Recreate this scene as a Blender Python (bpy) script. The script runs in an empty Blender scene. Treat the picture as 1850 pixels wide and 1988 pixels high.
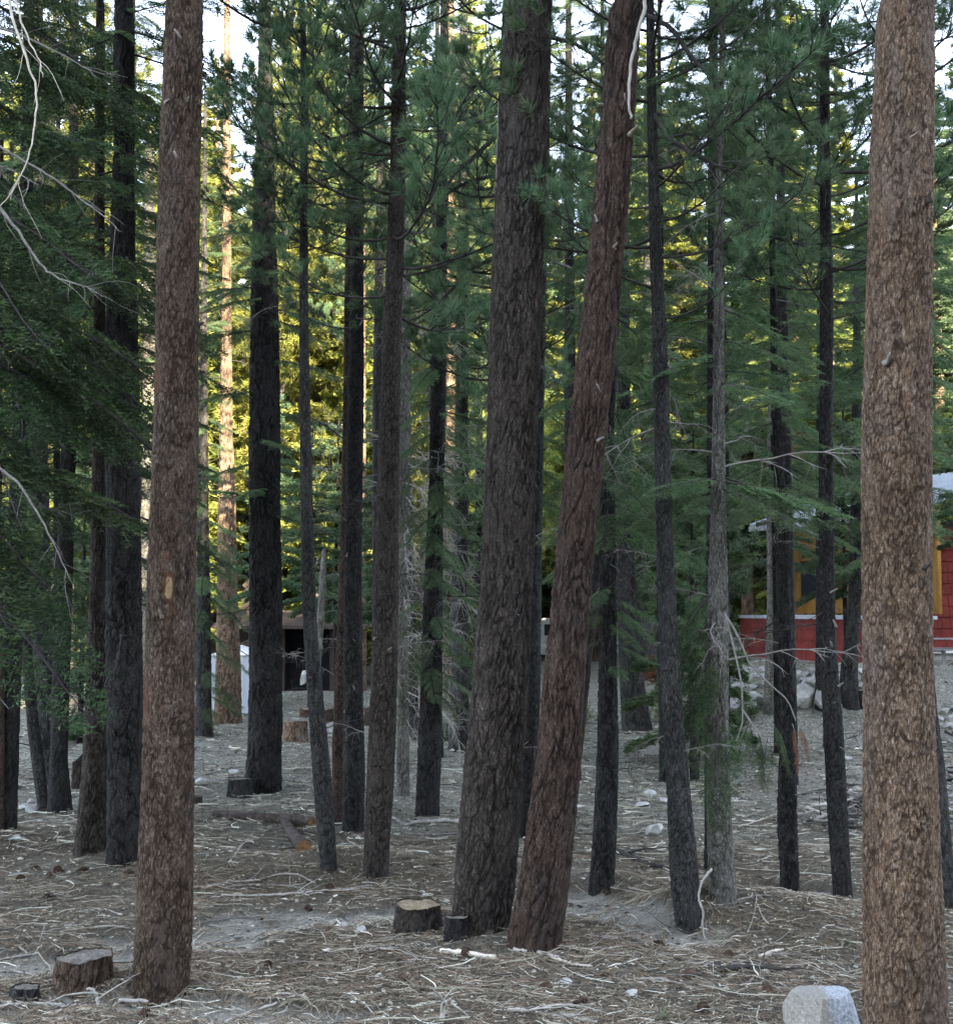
import bpy, math, random
import numpy as np
from mathutils import Vector, Matrix
R = math.radians
random.seed(7)
rng = np.random.default_rng(11)
scene = bpy.context.scene
C = scene.collection

# ------------------------------------------------------------------ camera
F = 2600.0; CX, CY = 925.0, 994.0; HOR = 1180.0; EYE = 3.0
TH = math.atan((HOR - CY) / F)
cd = bpy.data.cameras.new('camera'); cam = bpy.data.objects.new('camera', cd); C.objects.link(cam)
cam.location = (0, 0, EYE); cam.rotation_euler = (R(90) + TH, 0, 0)
cd.sensor_fit = 'HORIZONTAL'; cd.sensor_width = 36; cd.lens = 36 * F / 1850
cd.clip_start = 0.1; cd.clip_end = 2000
scene.camera = cam

# ------------------------------------------------------------------ world, sun, exposure
SUN_EL, SUN_AZ = 28.0, 150.0          # azimuth clockwise from +Y
w = bpy.data.worlds.new("World"); scene.world = w; w.use_nodes = True
nt = w.node_tree; nt.nodes.clear()
sky = nt.nodes.new('ShaderNodeTexSky'); sky.sky_type = 'NISHITA'; sky.sun_disc = False
sky.sun_elevation = R(SUN_EL); sky.sun_rotation = R(SUN_AZ); sky.altitude = 1800; sky.air_density = 0.8; sky.dust_density = 1.0; sky.ozone_density = 0.8
hs = nt.nodes.new('ShaderNodeHueSaturation'); hs.inputs['Saturation'].default_value = 0.57
bg = nt.nodes.new('ShaderNodeBackground'); bg.inputs['Strength'].default_value = 0.15
ow = nt.nodes.new('ShaderNodeOutputWorld')
nt.links.new(sky.outputs[0], hs.inputs['Color']); nt.links.new(hs.outputs[0], bg.inputs[0]); nt.links.new(bg.outputs[0], ow.inputs[0])
ld = bpy.data.lights.new('sun', 'SUN'); ld.energy = 5.0; ld.angle = R(0.5); ld.color = (1.0, 0.87, 0.64)
lo = bpy.data.objects.new('sun', ld); C.objects.link(lo)
su = Vector((math.sin(R(SUN_AZ)) * math.cos(R(SUN_EL)), math.cos(R(SUN_AZ)) * math.cos(R(SUN_EL)), math.sin(R(SUN_EL))))
lo.rotation_euler = su.to_track_quat('Z', 'Y').to_euler(); lo.location = (30, -50, 60)
scene.view_settings.view_transform = 'Standard'; scene.view_settings.look = 'None'
scene.view_settings.gamma = 1.0; scene.view_settings.exposure = 3.58
scene.cycles.max_bounces = 6; scene.cycles.diffuse_bounces = 3; scene.cycles.transmission_bounces = 3; scene.cycles.glossy_bounces = 2

# ------------------------------------------------------------------ noise
def hsh(ix, iy, iz=0, s=0):
    n = (ix.astype(np.int64) * 73856093) ^ (iy.astype(np.int64) * 19349663) ^ (np.int64(1) * np.asarray(iz).astype(np.int64) * 83492791) ^ (s * 2654435761 & 0x7fffffff)
    n = (n ^ (n >> 13)) * 1274126177 & 0x7fffffff
    n = (n ^ (n >> 16)) * 668265263 & 0x7fffffff
    return ((n >> 5) & 0xffff) / 65535.0
def vn2(x, y, s=0):
    x = np.asarray(x, float); y = np.asarray(y, float)
    ix = np.floor(x); iy = np.floor(y); fx = x - ix; fy = y - iy
    fx = fx * fx * (3 - 2 * fx); fy = fy * fy * (3 - 2 * fy)
    a = hsh(ix, iy, 0, s); b = hsh(ix + 1, iy, 0, s); c = hsh(ix, iy + 1, 0, s); d = hsh(ix + 1, iy + 1, 0, s)
    return (a + (b - a) * fx) * (1 - fy) + (c + (d - c) * fx) * fy - 0.5
def vn3(x, y, z, s=0):
    x = np.asarray(x, float); y = np.asarray(y, float); z = np.asarray(z, float)
    ix = np.floor(x); iy = np.floor(y); iz = np.floor(z); f = [x - ix, y - iy, z - iz]; f = [q * q * (3 - 2 * q) for q in f]
    r = 0
    for i in (0, 1):
        for j in (0, 1):
            for k in (0, 1):
                r = r + hsh(ix + i, iy + j, iz + k, s) * (f[0] if i else 1 - f[0]) * (f[1] if j else 1 - f[1]) * (f[2] if k else 1 - f[2])
    return r - 0.5
def sst(x, a, b):
    t = np.clip((np.asarray(x, float) - a) / (b - a), 0, 1); return t * t * (3 - 2 * t)

# ------------------------------------------------------------------ pixel rays (photo read at 1850 px wide)
def ray(px, py):
    a = (px - CX) / F; b = -(py - CY) / F
    return np.array([a, math.cos(TH) - b * math.sin(TH), math.sin(TH) + b * math.cos(TH)])
def flat(px, py):
    d = ray(px, py); t = -EYE / d[2]; return d[0] * t, d[1] * t
MOUNDS = [(*flat(1500, 1800), 1.3, .8, .17), (*flat(300, 1690), 2.2, 1.1, .16), (*flat(1400, 1730), 1.4, .6, .10),
          (*flat(80, 1650), 1.4, .8, .22), (*flat(1330, 1800), .8, .5, .12), (*flat(1020, 1860), 1.2, .6, .1), (*flat(620, 1370), 3.5, 2.5, .35),
          (*flat(560, 1700), 2.0, .8, .12)]
SANDP = [[flat(*p) for p in L] for L in ([(-300, 1880), (0, 1895), (240, 1865), (420, 1830), (600, 1800), (780, 1795)],
                                         [(1110, 1745), (1170, 1790), (1240, 1800), (1330, 1838)], [(0, 1985), (350, 1975), (620, 1990)],
                                         [(10, 1560), (90, 1570)])]
MOUNDS += [(*flat(x_, y_), .42, .42, .075) for x_, y_ in ((310, 1925), (932, 1805), (1036, 1835), (175, 1655), (240, 1675), (510, 1533), (640, 1688), (684, 1612), (728, 1700), (828, 1585), (1166, 1722), (1336, 1790), (1405, 1740), (1534, 1732), (1636, 1745), (1760, 2035), (811, 1812), (153, 1922))]
def ground(x, y):
    x = np.asarray(x, float); y = np.asarray(y, float)
    z = 0.16 * vn2(x / 3.1, y / 3.1, 1) + 0.07 * vn2(x / 1.1, y / 1.1, 2) + 0.03 * vn2(x / .4, y / .4, 3)
    z = z * sst(y, 4, 9) + 0.5 * vn2(x / 14 + 3, y / 14, 4) * sst(y, 30, 50)
    z = z + 1.45 * sst(y, 30.5, 35.5) * sst(x - 0.05 * (y - 30), 4.5, 8.5)
    for mx, my, rx, ry, h in MOUNDS:
        z = z + h * np.exp(-((x - mx) / rx) ** 2 - ((y - my) / ry) ** 2)
    sd = sandmask(x, y)
    z = z - 0.07 * sst(sd, 0, .8)
    return z + 6 * sst(y, 90, 200)
def sandmask(x, y):
    x = np.asarray(x, float); y = np.asarray(y, float); best = np.full(np.broadcast(x, y).shape, 9.0)
    for L, wd in zip(SANDP, (.55, .42, .35, .3)):
        for (x0, y0), (x1, y1) in zip(L[:-1], L[1:]):
            dx, dy = x1 - x0, y1 - y0; t = np.clip(((x - x0) * dx + (y - y0) * dy) / (dx * dx + dy * dy), 0, 1)
            best = np.minimum(best, np.hypot(x - x0 - t * dx, y - y0 - t * dy) / wd)
    return np.clip(1.12 - best + 1.0 * vn2(x * 1.6, y * 2.2, 8) + .9 * vn2(x * 6, y * 6, 9) + .5 * vn2(x * 17, y * 17, 10), 0, 1)
def at(px, py):
    d = ray(px, py); lo_, hi = 3.0, 120.0
    t = 4.0
    while t < 150:
        p = d * t
        if EYE + p[2] < float(ground(p[0], p[1])): break
        t += .15
    a, b = t - .15, t
    for _ in range(12):
        m = (a + b) / 2; p = d * m
        if EYE + p[2] < float(ground(p[0], p[1])): b = m
        else: a = m
    p = d * b
    return np.array([p[0], p[1], float(ground(p[0], p[1]))])
def atY(px, py, Y):
    d = ray(px, py); t = Y / d[1]; return np.array([d[0] * t, Y, EYE + d[2] * t])

# ------------------------------------------------------------------ mesh accumulator
class Acc:
    def __init__(s): s.v = []; s.t = []; s.m = []; s.a = []; s.b = []; s.n = 0
    def add(s, v, t, mat=0, a=0.5, b=0.5):
        v = np.asarray(v, float).reshape(-1, 3); t = np.asarray(t, np.int64).reshape(-1, 3)
        s.v.append(v); s.t.append(t + s.n); s.m.append(np.full(len(t), mat, np.int32))
        s.a.append(np.broadcast_to(np.asarray(a, float), (len(v),)).copy()); s.b.append(np.broadcast_to(np.asarray(b, float), (len(v),)).copy()); s.n += len(v)
    def merge(s, o, M, shift=0.0):
        v = np.concatenate(o.v); v = v @ M[:3, :3].T + M[:3, 3]
        s.v.append(v); s.t.append(np.concatenate(o.t) + s.n); s.m.append(np.concatenate(o.m))
        s.a.append(np.concatenate(o.a) + shift); s.b.append(np.concatenate(o.b)); s.n += len(v)
    def mesh(s, name, mats, smooth=False):
        v = np.concatenate(s.v); t = np.concatenate(s.t); m = np.concatenate(s.m)
        me = bpy.data.meshes.new(name)
        me.vertices.add(len(v)); me.vertices.foreach_set('co', v.astype(np.float32).ravel())
        me.loops.add(3 * len(t)); me.loops.foreach_set('vertex_index', t.astype(np.int32).ravel())
        me.polygons.add(len(t)); me.polygons.foreach_set('loop_start', np.arange(0, 3 * len(t), 3, dtype=np.int32))
        me.polygons.foreach_set('material_index', m)
        if isinstance(smooth, (set, list)): sm = np.isin(m, list(smooth))
        else: sm = np.full(len(t), bool(smooth))
        me.polygons.foreach_set('use_smooth', sm)
        for nm, arr in (('va', s.a), ('vb', s.b)):
            at_ = me.attributes.new(nm, 'FLOAT', 'POINT'); at_.data.foreach_set('value', np.concatenate(arr).astype(np.float32))
        for q in mats: me.materials.append(q)
        me.update(calc_edges=True)
        return me
    def obj(s, name, mats, parent=None, smooth=False):
        return link(name, s.mesh(name, mats, smooth), parent)
def link(name, data, parent=None, loc=None):
    o = bpy.data.objects.new(name, data); C.objects.link(o)
    if parent is not None: o.parent = parent
    if loc is not None: o.location = loc
    return o
def tag(o, label=None, cat=None, group=None, kind=None):
    if label: o['label'] = label
    if cat: o['category'] = cat
    if group: o['group'] = group
    if kind: o['kind'] = kind
    return o
def thing(name, label, cat, loc=(0, 0, 0), group=None, rz=0):
    o = link(name, None, None, loc); o.rotation_euler = (0, 0, rz); o.empty_display_size = .2
    return tag(o, label, cat, group)

def tube_va(P, rad, sides=6, cap=True):
    P = np.asarray(P, float); n = len(P); rad = np.broadcast_to(np.asarray(rad, float), (n,))
    T = np.gradient(P, axis=0); T /= np.linalg.norm(T, axis=1)[:, None] + 1e-9
    ref = np.array([0, 0, 1.0]) if abs(T[:, 2]).mean() < .8 else np.array([0, 1.0, 0])
    A = np.cross(T, ref); A /= np.linalg.norm(A, axis=1)[:, None] + 1e-9; B = np.cross(T, A)
    th = np.arange(sides) * 2 * math.pi / sides
    V = P[:, None] + rad[:, None, None] * (A[:, None] * np.cos(th)[None, :, None] + B[:, None] * np.sin(th)[None, :, None])
    V = V.reshape(-1, 3); t = grid_t(n, sides, True)
    if cap:
        c0 = len(V); V = np.vstack([V, P[0], P[-1]]); k = np.arange(sides)
        t = np.vstack([t, np.stack([np.full(sides, c0), k, (k + 1) % sides], 1), np.stack([np.full(sides, c0 + 1), (n - 1) * sides + (k + 1) % sides, (n - 1) * sides + k], 1)])
    return V, t
def grid_t(n, s, wrap):
    i = np.arange(n - 1)[:, None]; j = np.arange(s if wrap else s - 1)[None]
    a = i * s + j; b = i * s + (j + 1) % s; c = a + s; d = b + s
    return np.stack([np.stack([a, d, b], -1).reshape(-1, 3), np.stack([a, c, d], -1).reshape(-1, 3)], 1).reshape(-1, 3)
def box(acc, x0, x1, y0, y1, z0, z1, mat=0, M=None, a=.5):
    v = np.array([(x, y, z) for x in (x0, x1) for y in (y0, y1) for z in (z0, z1)], float)
    q = [(0, 1, 3, 2), (4, 6, 7, 5), (0, 4, 5, 1), (2, 3, 7, 6), (0, 2, 6, 4), (1, 5, 7, 3)]
    V = []; T = []
    for k, f in enumerate(q):
        V += [v[i] for i in f]; T += [(4 * k, 4 * k + 1, 4 * k + 2), (4 * k, 4 * k + 2, 4 * k + 3)]
    V = np.array(V)
    if M is not None: V = V @ M[:3, :3].T + M[:3, 3]
    acc.add(V, T, mat, a)
def frame(o, xdir, up=(0, 0, 1)):
    x = np.array(xdir, float); x /= np.linalg.norm(x); z = np.array(up, float); y = np.cross(z, x); y /= np.linalg.norm(y); z = np.cross(x, y)
    M = np.eye(4); M[:3, 0] = x; M[:3, 1] = y; M[:3, 2] = z; M[:3, 3] = o; return M
def needles(acc, B, D, L, W, mat, a):
    """thin triangles from B along D"""
    n = len(B); r = rng.normal(size=(n, 3)); S = np.cross(D, r); S /= np.linalg.norm(S, axis=1)[:, None] + 1e-9
    L = np.broadcast_to(L, (n,))[:, None]; W = np.broadcast_to(W, (n,))[:, None]
    V = np.stack([B + S * W * .5, B - S * W * .5, B + D * L], 1).reshape(-1, 3)
    acc.add(V, np.arange(3 * n).reshape(-1, 3), mat, np.repeat(np.broadcast_to(a, (n,)), 3))
def unit(v): return v / (np.linalg.norm(v, axis=-1, keepdims=True) + 1e-9)

# ------------------------------------------------------------------ materials
def mat(name):
    m = bpy.data.materials.new(name); m.use_nodes = True; n = m.node_tree; n.nodes.clear()
    return m, n
def N(n, typ, **kw):
    q = n.nodes.new(typ)
    for k, v in kw.items():
        if k in q.inputs.keys(): q.inputs[k].default_value = v
        else: setattr(q, k, v)
    return q
def ramp(n, src, stops):
    r = n.nodes.new('ShaderNodeValToRGB'); n.links.new(src, r.inputs[0]); e = r.color_ramp.elements
    while len(e) < len(stops): e.new(.5)
    for q, (p, c) in zip(e, stops): q.position = p; q.color = (*c, 1)
    return r.outputs[0]
def mixc(n, f, a, b, typ='MIX'):
    m = n.nodes.new('ShaderNodeMix'); m.data_type = 'RGBA'; m.blend_type = typ
    for s, v in ((0, f), (6, a), (7, b)):
        if isinstance(v, (int, float)): m.inputs[s].default_value = v
        elif isinstance(v, tuple): m.inputs[s].default_value = (*v, 1)
        else: n.links.new(v, m.inputs[s])
    return m.outputs[2]
def attr(n, nm): return N(n, 'ShaderNodeAttribute', attribute_name=nm).outputs['Fac']
def noise(n, scale, detail=4, coord=None, st=(1, 1, 1), rough=.6, dist=0):
    tc = n.nodes.new('ShaderNodeTexCoord'); mp = n.nodes.new('ShaderNodeMapping'); mp.inputs['Scale'].default_value = st
    n.links.new(tc.outputs['Object'], mp.inputs[0]); q = N(n, 'ShaderNodeTexNoise', Scale=scale, Detail=detail, Roughness=rough, Distortion=dist)
    n.links.new(mp.outputs[0], q.inputs['Vector']); return q.outputs['Fac']
def finish(n, col, rough=.9, bump=None, bstr=.5, bdist=.01, spec=.2, metal=0):
    b = N(n, 'ShaderNodeBsdfPrincipled', Roughness=rough, Metallic=metal); b.inputs['Specular IOR Level'].default_value = spec
    if isinstance(col, tuple): b.inputs['Base Color'].default_value = (*col, 1)
    else: n.links.new(col, b.inputs['Base Color'])
    if bump is not None:
        u = N(n, 'ShaderNodeBump', Strength=bstr, Distance=bdist); n.links.new(bump, u.inputs['Height']); n.links.new(u.outputs[0], b.inputs['Normal'])
    o = n.nodes.new('ShaderNodeOutputMaterial'); n.links.new(b.outputs[0], o.inputs[0]); return b
def bark_mat(name, furrow, dark, light, fleck=.5, wound=False, spots=0.0):
    m, n = mat(name)
    pl = ramp(n, attr(n, 'vb'), [(0.0, dark), (1.0, light)])
    f1 = noise(n, 46, 6, st=(1, 1, .26), rough=.8, dist=1.2)
    pl = mixc(n, ramp(n, f1, [(.50, (0, 0, 0)), (.66, (.85,) * 3)]), pl, tuple(min(1, (c * .55 + sum(light) / 3 * .45) * (1.5 + fleck) + .01) for c in light))
    f2 = noise(n, 88, 4, st=(1, 1, .42), rough=.75, dist=.8)
    pl = mixc(n, 1.0, pl, ramp(n, f2, [(.33, (.26,) * 3), (.5, (.88,) * 3), (.66, (1.95,) * 3)]), 'MULTIPLY')
    big = noise(n, 1.6, 4, st=(1, 1, .4))
    pl = mixc(n, ramp(n, big, [(.38, (.0,) * 3), (.66, (.55,) * 3)]), pl, tuple(c * .75 for c in dark))
    gr = noise(n, 2.7, 4, st=(1, 1, .3))
    pl = mixc(n, ramp(n, gr, [(.5, (.0,) * 3), (.75, (.35,) * 3)]), pl, tuple(sum(light) / 3 for _ in range(3)))
    if spots:
        sp = noise(n, 13, 2, st=(1, 1, .75), rough=.5, dist=.6)
        pl = mixc(n, ramp(n, sp, [(.60, (.0,) * 3), (.67, (spots,) * 3)]), pl, furrow)
    c = mixc(n, attr(n, 'va'), furrow, pl)
    if wound:
        wv = attr(n, 'wound'); ed = noise(n, 22, 5, st=(1, 1, .4), rough=.7)
        ad = N(n, 'ShaderNodeMath', operation='ADD'); n.links.new(wv, ad.inputs[0]); n.links.new(ed, ad.inputs[1])
        c = mixc(n, ramp(n, wmap(n, ad.outputs[0]), [(.47, (0, 0, 0)), (.56, (.75,) * 3)]), c, (.13, .055, .028))
        c = mixc(n, ramp(n, wmap(n, ad.outputs[0]), [(.70, (0, 0, 0)), (.73, (1, 1, 1))]), c, (.33, .235, .12))
    hb = N(n, 'ShaderNodeMath', operation='ADD'); n.links.new(f1, hb.inputs[0]); n.links.new(f2, hb.inputs[1])
    finish(n, c, .93, hb.outputs[0], 1.0, .028, .12)
    return m
def wmap(n, src):
    q = N(n, 'ShaderNodeMath', operation='MULTIPLY'); n.links.new(src, q.inputs[0]); q.inputs[1].default_value = .5; return q.outputs[0]
BK = {
 'warm': bark_mat('warm_bark', (.018, .011, .007), (.078, .050, .031), (.138, .094, .062), .9, True, .6),
 'brown': bark_mat('brown_bark', (.009, .007, .0055), (.040, .031, .0235), (.078, .062, .048), .7),
 'red': bark_mat('reddish_bark', (.010, .0065, .005), (.055, .033, .023), (.092, .060, .043), .6),
 'tan': bark_mat('tan_bark', (.030, .018, .011), (.135, .083, .049), (.250, .165, .104), .7, False, .65),
 'dark': bark_mat('dark_bark', (.005, .005, .0045), (.023, .021, .019), (.047, .043, .039), .7),
 'pale': bark_mat('pale_grey_bark', (.028, .025, .020), (.11, .10, .080), (.22, .205, .17), .4),
 'grey': bark_mat('grey_bark', (.009, .0085, .008), (.035, .033, .029), (.074, .069, .061), .7),
}
def leaf_mat(name, c0, c1, tr=.3, objv=.5):
    m, n = mat(name)
    c = ramp(n, attr(n, 'va'), [(0.0, c0), (1.0, c1)])
    oi = n.nodes.new('ShaderNodeObjectInfo')
    h = N(n, 'ShaderNodeHueSaturation'); n.links.new(c, h.inputs['Color'])
    mr = N(n, 'ShaderNodeMapRange'); mr.inputs['To Min'].default_value = 1 - objv * .5; mr.inputs['To Max'].default_value = 1 + objv * .5
    n.links.new(oi.outputs['Random'], mr.inputs[0]); n.links.new(mr.outputs[0], h.inputs['Value'])
    mr2 = N(n, 'ShaderNodeMapRange'); mr2.inputs['To Min'].default_value = .485; mr2.inputs['To Max'].default_value = .515
    n.links.new(oi.outputs['Random'], mr2.inputs[0]); n.links.new(mr2.outputs[0], h.inputs['Hue'])
    d = N(n, 'ShaderNodeBsdfPrincipled', Roughness=.65); d.inputs['Specular IOR Level'].default_value = .25; t = n.nodes.new('ShaderNodeBsdfTranslucent')
    n.links.new(h.outputs[0], d.inputs['Base Color']); n.links.new(h.outputs[0], t.inputs[0])
    mx = N(n, 'ShaderNodeMixShader'); mx.inputs[0].default_value = tr
    n.links.new(d.outputs[0], mx.inputs[1]); n.links.new(t.outputs[0], mx.inputs[2])
    o = n.nodes.new('ShaderNodeOutputMaterial'); n.links.new(mx.outputs[0], o.inputs[0]); return m
PINE = leaf_mat('pine_needles', (.058, .105, .055), (.155, .225, .11), .42)
FIR = leaf_mat('fir_needles', (.046, .086, .038), (.128, .185, .078), .42)
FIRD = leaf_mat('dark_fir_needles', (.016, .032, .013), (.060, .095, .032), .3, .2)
FARL = leaf_mat('sunlit_far_needles', (.105, .14, .034), (.29, .30, .07), .48)  # sunlight put into the colour: yellower and brighter than the shaded copy
FARB = leaf_mat('shaded_far_needles', (.06, .105, .055), (.155, .215, .105), .4)  # bluer, darker copy: shade put into the far needle colour
DEADN = leaf_mat('dead_needles', (.14, .06, .03), (.25, .12, .06), .2)
def simple(name, c0, c1, sc=8, st=(1, 1, 1), rough=.9, bs=.4, bd=.01, metal=0, spec=.2):
    m, n = mat(name); f = noise(n, sc, 5, st=st, rough=.7)
    finish(n, ramp(n, f, [(.3, c0), (.7, c1)]), rough, f, bs, bd, spec, metal); return m
def vary(name, stops, rough=.9):
    m, n = mat(name); finish(n, ramp(n, attr(n, 'va'), stops), rough); return m
TWIG = simple('grey_twig', (.10, .088, .075), (.24, .22, .195), 12)
DTWIG = simple('dark_twig', (.02, .018, .016), (.06, .052, .046), 9)
PTWIG = simple('pale_dead_wood', (.20, .18, .15), (.40, .37, .32), 14, (1, 1, .3))
BLEACH = simple('bleached_wood', (.34, .29, .22), (.62, .56, .46), 10)
CUT = simple('cut_wood', (.14, .10, .06), (.30, .24, .16), 14)
CUTG = simple('weathered_cut_wood', (.055, .048, .040), (.19, .17, .14), 16)
ORCUT = simple('orange_cut_wood', (.07, .035, .018), (.24, .135, .055), 26)
LOGB = bark_mat('log_bark', (.03, .022, .018), (.07, .05, .038), (.14, .11, .09), .6)
ROCKW = simple('pale_granite', (.20, .195, .18), (.46, .45, .41), 6, bs=.8, bd=.03)
ROCKG = simple('grey_granite', (.16, .155, .145), (.36, .35, .33), 5, bs=.8, bd=.03)

# ------------------------------------------------------------------ trunk builder
def trunk_mesh(acc, pts, rads, zvis, dz, segs, cu, cz, amp, seed, flare=1.0, plate=1.0, wound=None, slab=1.0):
    """pts: path from base upward (world offset coords), rads radii. dense up to zvis"""
    pts = np.asarray(pts, float); rads = np.asarray(rads, float)
    z = pts[:, 2]
    zs = np.concatenate([np.arange(z[0], zvis, dz), np.arange(zvis, z[-1], .35), [z[-1]]]) if zvis < z[-1] else np.arange(z[0], z[-1], dz)
    cx = np.interp(zs, z, pts[:, 0]); cy = np.interp(zs, z, pts[:, 1]); rr = np.interp(zs, z, rads)
    # smooth a little
    k = max(1, int(.25 / dz))
    if len(zs) > 4 * k:
        ker = np.ones(2 * k + 1) / (2 * k + 1)
        for arr in (cx, rr):
            pad = np.concatenate([2 * arr[0] - arr[k:0:-1], arr, 2 * arr[-1] - arr[-2:-k - 2:-1]]); arr[:] = np.convolve(pad, ker, 'valid')
    th = np.arange(segs) * 2 * math.pi / segs
    R0 = rads[0]
    nu = max(6, int(round(2 * math.pi * np.median(rads[:3]) / cu)))
    U, Z = np.meshgrid(th / (2 * math.pi) * nu, (zs - z[0]) / cz)
    TT, ZZ = np.meshgrid(th, zs)
    c3, s3 = np.cos(TT), np.sin(TT)
    wu = vn3(c3 * 2.2 + seed, s3 * 2.2, ZZ * 2.6, seed) * 1.3 + vn3(c3 * 7 + seed, s3 * 7, ZZ * 11, seed + 1) * .9
    wz = vn3(c3 * 3 + seed, s3 * 3, ZZ * 4, seed + 2) * 1.2
    Uw = U + wu; Zw = Z + wz
    iu = np.floor(Uw); iz = np.floor(Zw); f1 = np.full(U.shape, 9.0); f2 = f1.copy(); idv = np.zeros(U.shape)
    for du in (-1, 0, 1):
        for dv in (-1, 0, 1):
            a = iu + du; b = iz + dv; am = np.mod(a, nu)
            px = a + hsh(am, b, 1, seed) * .9; py = b + hsh(am, b, 2, seed) * .9
            d = np.hypot(Uw - px, (Zw - py)); cid = hsh(am, b, 3, seed)
            cl = d < f1; f2 = np.where(cl, f1, np.minimum(f2, d)); idv = np.where(cl, cid, idv); f1 = np.where(cl, d, f1)
    ka = R0 / cu * .62; kz = .62 / cz
    wx_ = vn3(c3 * ka * .9 + 9, s3 * ka * .9, ZZ * kz * 1.6, seed + 11) * .9
    g = vn3(c3 * ka + wx_ + seed, s3 * ka + wx_, ZZ * kz + wx_ * .5, seed + 12) + .5 * vn3(c3 * ka * 2.3 + wx_, s3 * ka * 2.3, ZZ * kz * 2.1, seed + 13)
    crA = sst(np.abs(g), .0, .085)
    mk = sst(vn3(c3 * ka * .5, s3 * ka * .5, ZZ * kz * .8, seed + 14), -.12, .2)
    crW = 1 - (1 - sst(f2 - f1, .0, .30 * plate)) * (.25 + .6 * mk)
    fur = np.minimum(.22 + .78 * crA, crW)
    rough = vn3(c3 * ka * 4 + 5, s3 * ka * 4, ZZ * kz * 5, seed + 5)
    hgt = fur * (.7 + .6 * idv) + .8 * rough + .6 * vn3(c3 * 14 + 5, s3 * 14, ZZ * 40, seed + 6)
    lob = 1 + .10 * vn3(c3 * 1.2 + seed * 3, s3 * 1.2, ZZ * .35, seed + 7)
    fl = np.exp(-(ZZ - z[0]) / .32)
    lobes = flare * fl * (.10 + .75 * np.clip(vn3(c3 * 1.8 + seed, s3 * 1.8, ZZ * .2, seed + 9), -.12, .5))
    rad = rr[:, None] * (lob + lobes) + amp * (hgt - .6) * np.minimum(1, rr[:, None] / .08)
    V = np.stack([cx[:, None] + rad * c3, cy[:, None] + rad * s3, ZZ], -1)
    vb = np.clip(.5 + .35 * (idv - .5) + .9 * rough + .5 * vn3(c3 * 3, s3 * 3, ZZ * 4, seed + 4), 0, 1)
    acc.add(V, grid_t(len(zs), segs, True), 0, np.clip(fur * 1.0 + .25 * rough, 0, 1).ravel(), vb.ravel())
    return zs, cx, cy, rr, V, segs

# ------------------------------------------------------------------ twig / branch / crown library
def path(o, d, L, n, bend=(0, 0, 0), wig=.06):
    d = np.array(d, float); d /= np.linalg.norm(d); P = [np.array(o, float)]
    for i in range(n):
        d = d + np.array(bend) / n + rng.normal(size=3) * wig; d /= np.linalg.norm(d); P.append(P[-1] + d * L / n)
    return np.array(P)
def make_dead(L=1.2, nsub=9, droop=-.5, r=.011, sides=4, sub2=True):
    A = Acc(); P = path((0, 0, 0), (1, 0, .25), L, 9, (0, 0, droop), .09)
    A.add(*tube_va(P, np.linspace(r, .002, len(P)), sides))
    for i in range(nsub):
        k = rng.integers(2, len(P) - 1); dd = P[k] - P[k - 1]; dd = unit(dd) + rng.normal(size=3) * .65
        Q = path(P[k], dd, L * rng.uniform(.15, .45), 5, (0, 0, droop * rng.uniform(-.6, 1.4)), .14)
        A.add(*tube_va(Q, np.linspace(r * .5, .0015, len(Q)), 3))
        if sub2:
            for _ in range(3):
                k2 = rng.integers(1, len(Q) - 1)
                S = path(Q[k2], unit(Q[k2] - Q[k2 - 1]) + rng.normal(size=3) * .7, L * rng.uniform(.06, .18), 3, (0, 0, droop * .5), .15)
                A.add(*tube_va(S, np.linspace(r * .28, .001, len(S)), 3))
    return A
def tuft(A, p, d, n=64, L=.17, W=.0085, mat=1, a=None):
    d = d / (np.linalg.norm(d) + 1e-9)
    a = rng.uniform(.1, .9) if a is None else a
    t = rng.uniform(0, 1, n) ** .7
    B = p + d * (t[:, None] * .10)
    dirs = rng.normal(size=(n, 3)); dirs = unit(dirs - (dirs @ d)[:, None] * d)
    ang = R(78) - t * R(58) + rng.normal(size=n) * .15
    D = d * np.cos(ang)[:, None] + dirs * np.sin(ang)[:, None]; D = unit(D + np.array([0, 0, .08]))
    needles(A, B, D, L * rng.uniform(.7, 1.1, n), W, mat, np.clip(a + rng.normal(size=n) * .12, 0, 1))
def make_pine_branch(L=2.0, fine=True, nt=(2, 4)):
    A = Acc(); n = 10
    P = path((0, 0, 0), (1, 0, -.1), L, n, (0, 0, .75), .07)
    A.add(*tube_va(P, np.linspace(.02, .006, n + 1), 5), 0)
    k0 = 3
    for i in range(k0, n + 1):
        for sgn in (-1, 1):
            if rng.random() < .12: continue
            l = L * rng.uniform(.14, .34) * (1.1 - .5 * i / n)
            dd = unit(P[i] - P[i - 1]) * .8 + np.array([0, sgn * rng.uniform(.5, 1.1), rng.uniform(-.15, .45)])
            Q = path(P[i], dd, l, 4, (0, 0, .6), .09)
            A.add(*tube_va(Q, np.linspace(.008, .004, 5), 3), 0)
            tuft(A, Q[-1], Q[-1] - Q[-2])
            if rng.random() < .8:
                Q2 = path(Q[2], unit(Q[2] - Q[1]) + rng.normal(size=3) * .6, l * .5, 3, (0, 0, .5), .1)
                A.add(*tube_va(Q2, np.linspace(.005, .003, 4), 3), 0); tuft(A, Q2[-1], Q2[-1] - Q2[-2])
    tuft(A, P[-1], P[-1] - P[-2]); tuft(A, P[-2], P[-1] - P[-2])
    return A
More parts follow.
